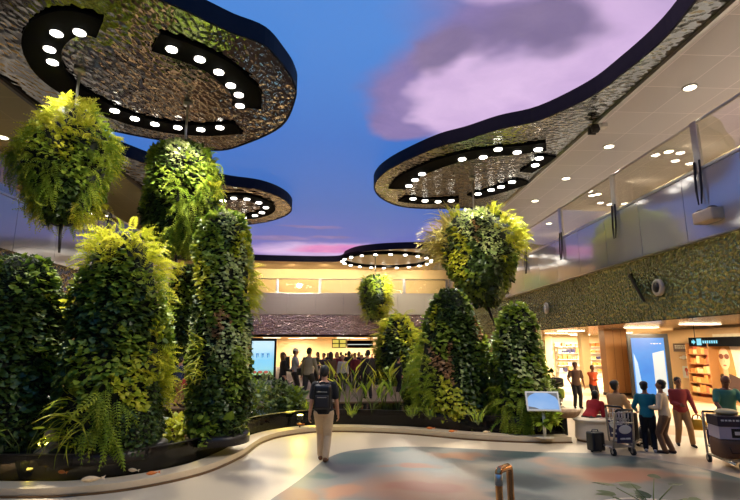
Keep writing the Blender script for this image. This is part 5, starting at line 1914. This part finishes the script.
def wall_panel(name, label, cat, x0, y0, x1, y1, mat, thick=.06, off=0.03):
    a, b = wallpt(x0, y0, off), wallpt(x1, y1, off)
    zc, yc = (a.z + b.z) / 2, (a.y + b.y) / 2
    r = empty(name, (XW - off, yc, zc), label, cat)
    MB().box((0, 0, 0), (thick, abs(a.y - b.y), abs(a.z - b.z)), bev=.005).build('board', mat, r)
    return r, abs(a.y - b.y), abs(a.z - b.z)


def marks(par, name, mat, rects, off=-.04):
    m = MB()
    for y, z, w, h in rects:
        m.box((off, y, z), (.012, w, h))
    return m.build(name, mat, par)


# shop opening: warm lit niche with shelves of goods
struct(MB().box((14.86, 20.3, 1.45), (.08, 4.6, 2.9)), 'wall_shop_right', plain('warm amber shop front', srgb(228, 188, 134), .5, 0, .08, 1))
bd, w_, h_ = wall_panel('shop_sign', 'dark brown shop sign with small white lettering right of the ad screen', 'sign', 674, 343.5, 700, 352, plain('brown sign board', srgb(92, 62, 42), .5), .12, .16)
rr = random.Random(4)
rc = []
for row, z in ((0, .10), (1, -.02)):
    y = w_ * .42
    while y > -w_ * .42:
        l = rr.uniform(.06, .16)
        rc.append((y - l / 2, z * h_ * 2, l, h_ * .16))
        y -= l + .04
marks(bd, 'lettering', M['white'], rc, -.065)
lg, w_, h_ = wall_panel('wall_logo', 'white leaf shaped wall emblem under the brown shop sign', 'sign', 679, 355, 691, 360, plain('amber backing', srgb(214, 164, 98), .5), .03, .13)
m_ = MB()
for y, z, a, b_ in ((.18, -.01, .14, .05), (.02, .04, .12, .05), (-.14, 0.0, .14, .055), (.05, -.05, .1, .04)):
    m_.ball((-.03, y, z), (.012, a, b_), 14, 8)
m_.build('emblem', M['white'], lg, True)
ps, w_, h_ = wall_panel('notice_board', 'small white notice with a red drawing on the amber wall', 'poster', 682.5, 366, 692, 378.5, M['white'], .04, .13)
m_ = MB()
m_.lathe([(.09, 0), (.09, .012), (.05, .013)], n=20)
m_.v = [(-z - .02, x_, y_ + .10) for x_, y_, z in m_.v]
m_.box((-.024, .0, -.04), (.01, .06, .2))
m_.build('drawing', plain('red drawing', srgb(200, 70, 50), .6), ps)
# shelves
SHY = (wallpt(691, 360, .4).y + wallpt(714, 360, .4).y) / 2
shf = empty('display_shelf', (14.55, SHY, 0), 'shop shelving stacked with orange goods between the notice and the portrait', 'shelf')
MB().box((.14, 0, 1.2), (.05, 1.24, 2.1)).build('back_panel', plain('red display back', srgb(214, 112, 78), .5), shf)
for k_ in range(5):
    MB().box((0, 0, .35 + .38 * k_), (.36, 1.24, .035)).build('shelf', M['wood'], shf)
for s in (-1, 1):
    MB().box((0, s * .63, 1.2), (.38, .04, 2.2)).build('side_panel', M['wood'], shf)
MB().box((0, 0, .09), (.36, 1.24, .18)).build('plinth', M['wood'], shf)
gm = [plain('goods colour %d' % i, srgb(*c), .5) for i, c in enumerate(((226, 146, 74), (232, 176, 100), (214, 110, 70), (232, 196, 140), (196, 120, 60)))]
rr = random.Random(9)
for k_ in range(5):
    y = -.58
    while y < .44:
        w = rr.uniform(.14, .24)
        h = rr.uniform(.16, .3)
        o = MB().box((0, 0, h / 2), (.2, w - .02, h), bev=.01).build('goods_box', rr.choice(gm))
        o.location = (14.5, SHY + y + w / 2, .368 + .38 * k_)
        tag(o, 'coloured goods box on the shelving beside the portrait', 'box', 'goods on the right shop shelves')
        y += w
# portrait poster
pw0, pw1 = wallpt(714, 346, .2), wallpt(752, 400, .2)
pyc, pw_ = (pw0.y + pw1.y) / 2, abs(pw0.y - pw1.y)
pzt = 2.62
po = empty('portrait_poster', (XW - .2, pyc, 0), 'large backlit portrait of a fair haired woman in sunglasses', 'poster')
MB().box((.02, 0, 1.42), (.06, pw_, 2.5)).build('backing', plain('poster cream', srgb(244, 226, 196), .4), po)


def plate(name, pts_, mat, off):
    n = len(pts_)
    a = [Vector((-off, y, z)) for y, z in pts_]
    b = [Vector((-off + .006, y, z)) for y, z in pts_]
    m = MB()
    m.add(a + b, [tuple(range(n)), tuple(range(2 * n - 1, n - 1, -1))] + [(i, (i + 1) % n, n + (i + 1) % n, n + i) for i in range(n)])
    return m.build(name, mat, po)


def oval(cy, cz, ry, rz, n=28):
    return [(cy + ry * math.cos(2 * PI * i / n), cz + rz * math.sin(2 * PI * i / n)) for i in range(n)]


hy = .28
hairp = smooth_curve([(hy + .36, 1.0), (hy + .44, 1.5), (hy + .36, 2.1), (hy + .1, 2.42), (hy - .2, 2.36), (hy - .38, 2.0), (hy - .46, 1.5), (hy - .42, 1.0)], 5, True)
plate('pictured_hair', [(p.x, p.y) for p in hairp], plain('printed fair hair', srgb(190, 140, 76), .5, 0, .25, 8), .014)
plate('pictured_coat', [(-pw_ / 2 + .02, .2), (pw_ / 2 - .3, .2), (hy + .55, .9), (hy + .25, 1.14), (hy - .25, 1.14), (-pw_ / 2 + .02, .9)], plain('printed dark coat', srgb(70, 50, 44), .5), .018)
plate('pictured_neck', [(hy - .13, 1.0), (hy + .13, 1.0), (hy + .12, 1.4), (hy - .12, 1.4)], plain('printed neck', srgb(226, 172, 130), .5), .022)
plate('pictured_face', oval(hy, 1.72, .28, .42), plain('printed face', srgb(244, 200, 160), .5), .026)
for s in (-1, 1):
    plate('pictured_sunglass', oval(hy + s * .14, 1.80, .125, .10), plain('printed sunglasses', srgb(120, 72, 56), .5), .030)
plate('pictured_bridge', [(hy - .04, 1.83), (hy + .04, 1.83), (hy + .04, 1.85), (hy - .04, 1.85)], M['lips'], .031)
plate('pictured_lips', oval(hy, 1.46, .085, .03), plain('printed lips', srgb(206, 96, 84), .5), .030)
plate('pictured_nose', [(hy - .03, 1.58), (hy + .04, 1.58), (hy + .01, 1.76)], plain('printed nose shade', srgb(226, 172, 132), .5), .030)
# cyan lit fascia sign
a_, b_ = wallpt(690, 342, .5), wallpt(752, 342, .5)
fs_ = empty('fascia_sign', (XW - .5, (a_.y + b_.y) / 2, a_.z), 'dark hanging sign board with glowing cyan lettering at the right edge', 'sign')
fl_ = abs(a_.y - b_.y)
MB().box((0, 0, 0), (.12, fl_, .36), bev=.01).build('board', M['band'], fs_)
cy = glow('cyan lit lettering', srgb(60, 190, 226)[:3], 1.2)
m_ = MB()
y_ = fl_ / 2 - .28
m_.box((-.065, y_ + .05, 0), (.02, .07, .1))
m_.add([(-.07, y_, .1), (-.07, y_ - .14, 0), (-.07, y_, -.1), (-.055, y_, .1), (-.055, y_ - .14, 0), (-.055, y_, -.1)], [(0, 1, 2), (5, 4, 3), (0, 3, 4, 1), (1, 4, 5, 2), (2, 5, 3, 0)])
m_.build('arrow', cy, fs_)
m_ = MB()
m_.box((-.064, y_ - .34, 0), (.014, .26, .26))
m_.build('pictogram', cy, fs_)
m_ = MB()
for k_ in range(7):
    m_.box((-.064, y_ - .58 - k_ * .12, -.005), (.014, .07, .11))
m_.build('lettering', cy, fs_)
for s in (-1, 1):
    MB().tube([(0, s * fl_ * .4, .17), (0, s * fl_ * .4, ZP0 - a_.z)], .015, 8).build('hanger', M['darksteel'], fs_)

# bright shop at the far right: shelving units against its back wall, which faces the hall
struct(MB().box((16.2, 37.2, 1.49), (7.0, .3, 2.98)), 'wall_shop_end', plain('bright cream end wall', srgb(250, 228, 186), 0.4, 0, 0.05, 1.5))
for i, (x, lb) in enumerate(((14.6, 'white lit shelving in the bright shop, left unit'), (16.7, 'white lit shelving in the bright shop, middle unit'), (18.6, 'white lit shelving in the bright shop, right unit'))):
    r = empty('shop_shelving', (x, 36.7, 0), lb, 'shelf', group='shelving in the bright shop')
    MB().box((0, .2, 1.25), (1.8, .04, 2.4)).build('back_panel', M['white'], r)
    for k_ in range(5):
        MB().box((0, 0, .3 + .46 * k_), (1.8, .4, .04)).build('shelf', M['white'], r)
    MB().box((0, 0, .1), (1.8, .4, .2)).build('plinth', M['white'], r)
    rr = random.Random(20 + i)
    for k_ in range(5):
        for j in range(5):
            if rr.random() < .15:
                continue
            w, h = .25, rr.uniform(.14, .32)
            o = MB().box((0, 0, h / 2), (w, .2, h), bev=.012).build('goods_box', rr.choice(gm + [M['white'], navy]))
            o.location = (x - .7 + j * .35, 36.64, .32 + .46 * k_)
            tag(o, 'small goods box on the shelving in the bright shop', 'box', 'goods in the bright shop')
for i, (x, y, lb) in enumerate(((13.2, 27.0, 'slim cream pillar of the bright shop, right one'), (13.6, 33.0, 'slim cream pillar of the bright shop, left one'))):
    r = empty('shop_pillar', (x, y, 0), lb, 'pillar')
    MB().box((0, 0, 1.48), (.45, .45, 2.95), bev=.02).build('shaft', M['cream'], r)
    MB().box((0, 0, .06), (.49, .49, .12)).build('plinth', M['steel'], r)

# ================================================================== FAR HALL
p0, p1 = dp(249, 372, 27), dp(275.5, 372, 27)
kc = (p0 + p1) / 2
kk = empty('digital_kiosk', (kc.x, kc.y, .45), 'black framed information kiosk with a pale blue screen on the terrace', 'kiosk', rad(4))
kw = (p1 - p0).length
MB().box((0, 0, 1.10), (kw, .22, 2.14), bev=.02).build('frame', M['black'], kk)
MB().box((0, 0, .03), (kw + .1, .5, .06)).build('base_plate', M['darksteel'], kk)
k = NT('pale blue kiosk picture')
c_ = k.coord()
sp_ = k.new('ShaderNodeSeparateXYZ')
k.link(c_, sp_.inputs[0])
z01 = k.math('ADD', k.math('MULTIPLY', sp_.outputs['Z'], .56), k.math('MULTIPLY', k.noise(c_, 3.0, 3), .12))
k.link(k.ramp(z01, [(.24, srgb(110, 180, 110)), (.36, srgb(120, 206, 226)), (.62, srgb(100, 200, 240)), (1.0, srgb(190, 232, 248))]), k.b.inputs['Emission Color'])
k.b.inputs['Emission Strength'].default_value = 1.0
MB().box((0, -.115, 1.13), (kw * .84, .01, 1.76)).build('screen', k.m, kk)
m_ = MB()
for x in (-.28, 0, .28):
    m_.box((x, -.122, 1.34), (.16, .006, .05))
    m_.box((x - .03, -.122, 1.24), (.045, .006, .2))
    m_.box((x + .05, -.122, 1.26), (.035, .006, .14))
m_.build('lettering', glow('blue figures on the kiosk', srgb(50, 120, 190)[:3], .9), kk)
m_ = MB()
for x, cl in ((-.4, 0), (-.1, 0), (.2, 0)):
    m_.ball((x, -.122, .40), (.12, .006, .08), 14, 8)
m_.build('pictured_flowers', glow('red flowers on the kiosk', srgb(210, 110, 90)[:3], .8), kk)

os_ = empty('overhead_sign', (0, 0, 0), 'black overhead board with a white line hanging above the crowd', 'sign')
a_, b_ = dp(347, 340.5, 46), dp(373, 348, 46)
os_.location = ((a_.x + b_.x) / 2, 46, (a_.z + b_.z) / 2)
w_, h_ = b_.x - a_.x, a_.z - b_.z
MB().box((0, 0, 0), (w_, .18, h_), bev=.02).build('board', M['band'], os_)
MB().box((0, -.095, -.02), (w_ * .96, .012, .05)).build('white_line', glow('white lit line', (.9, .9, .85), .9), os_)
for s in (-1, 1):
    MB().tube([(s * w_ * .4, 0, h_ / 2), (s * w_ * .4, 0, 3.02 - os_.location.z)], .025, 8).build('hanger', M['darksteel'], os_)
fi = empty('flight_board', (0, 0, 0), 'pair of yellow lit information displays beside the black overhead board', 'display')
a_, b_ = dp(332, 339, 46), dp(346.5, 348, 46)
fi.location = ((a_.x + b_.x) / 2, 46, (a_.z + b_.z) / 2)
w_, h_ = b_.x - a_.x, a_.z - b_.z
MB().box((0, 0, 0), (w_, .2, h_), bev=.02).build('housing', M['black'], fi)
yl = glow('yellow lit display', srgb(226, 206, 90)[:3], 1.0)
for i in (-1, 1):
    for j in (-1, 1):
        MB().box((i * w_ * .24, -.105, j * h_ * .23), (w_ * .40, .012, h_ * .36)).build('display', yl, fi)
for s in (-1, 1):
    MB().tube([(s * w_ * .35, 0, h_ / 2), (s * w_ * .35, 0, 3.02 - fi.location.z)], .025, 8).build('hanger', M['darksteel'], fi)
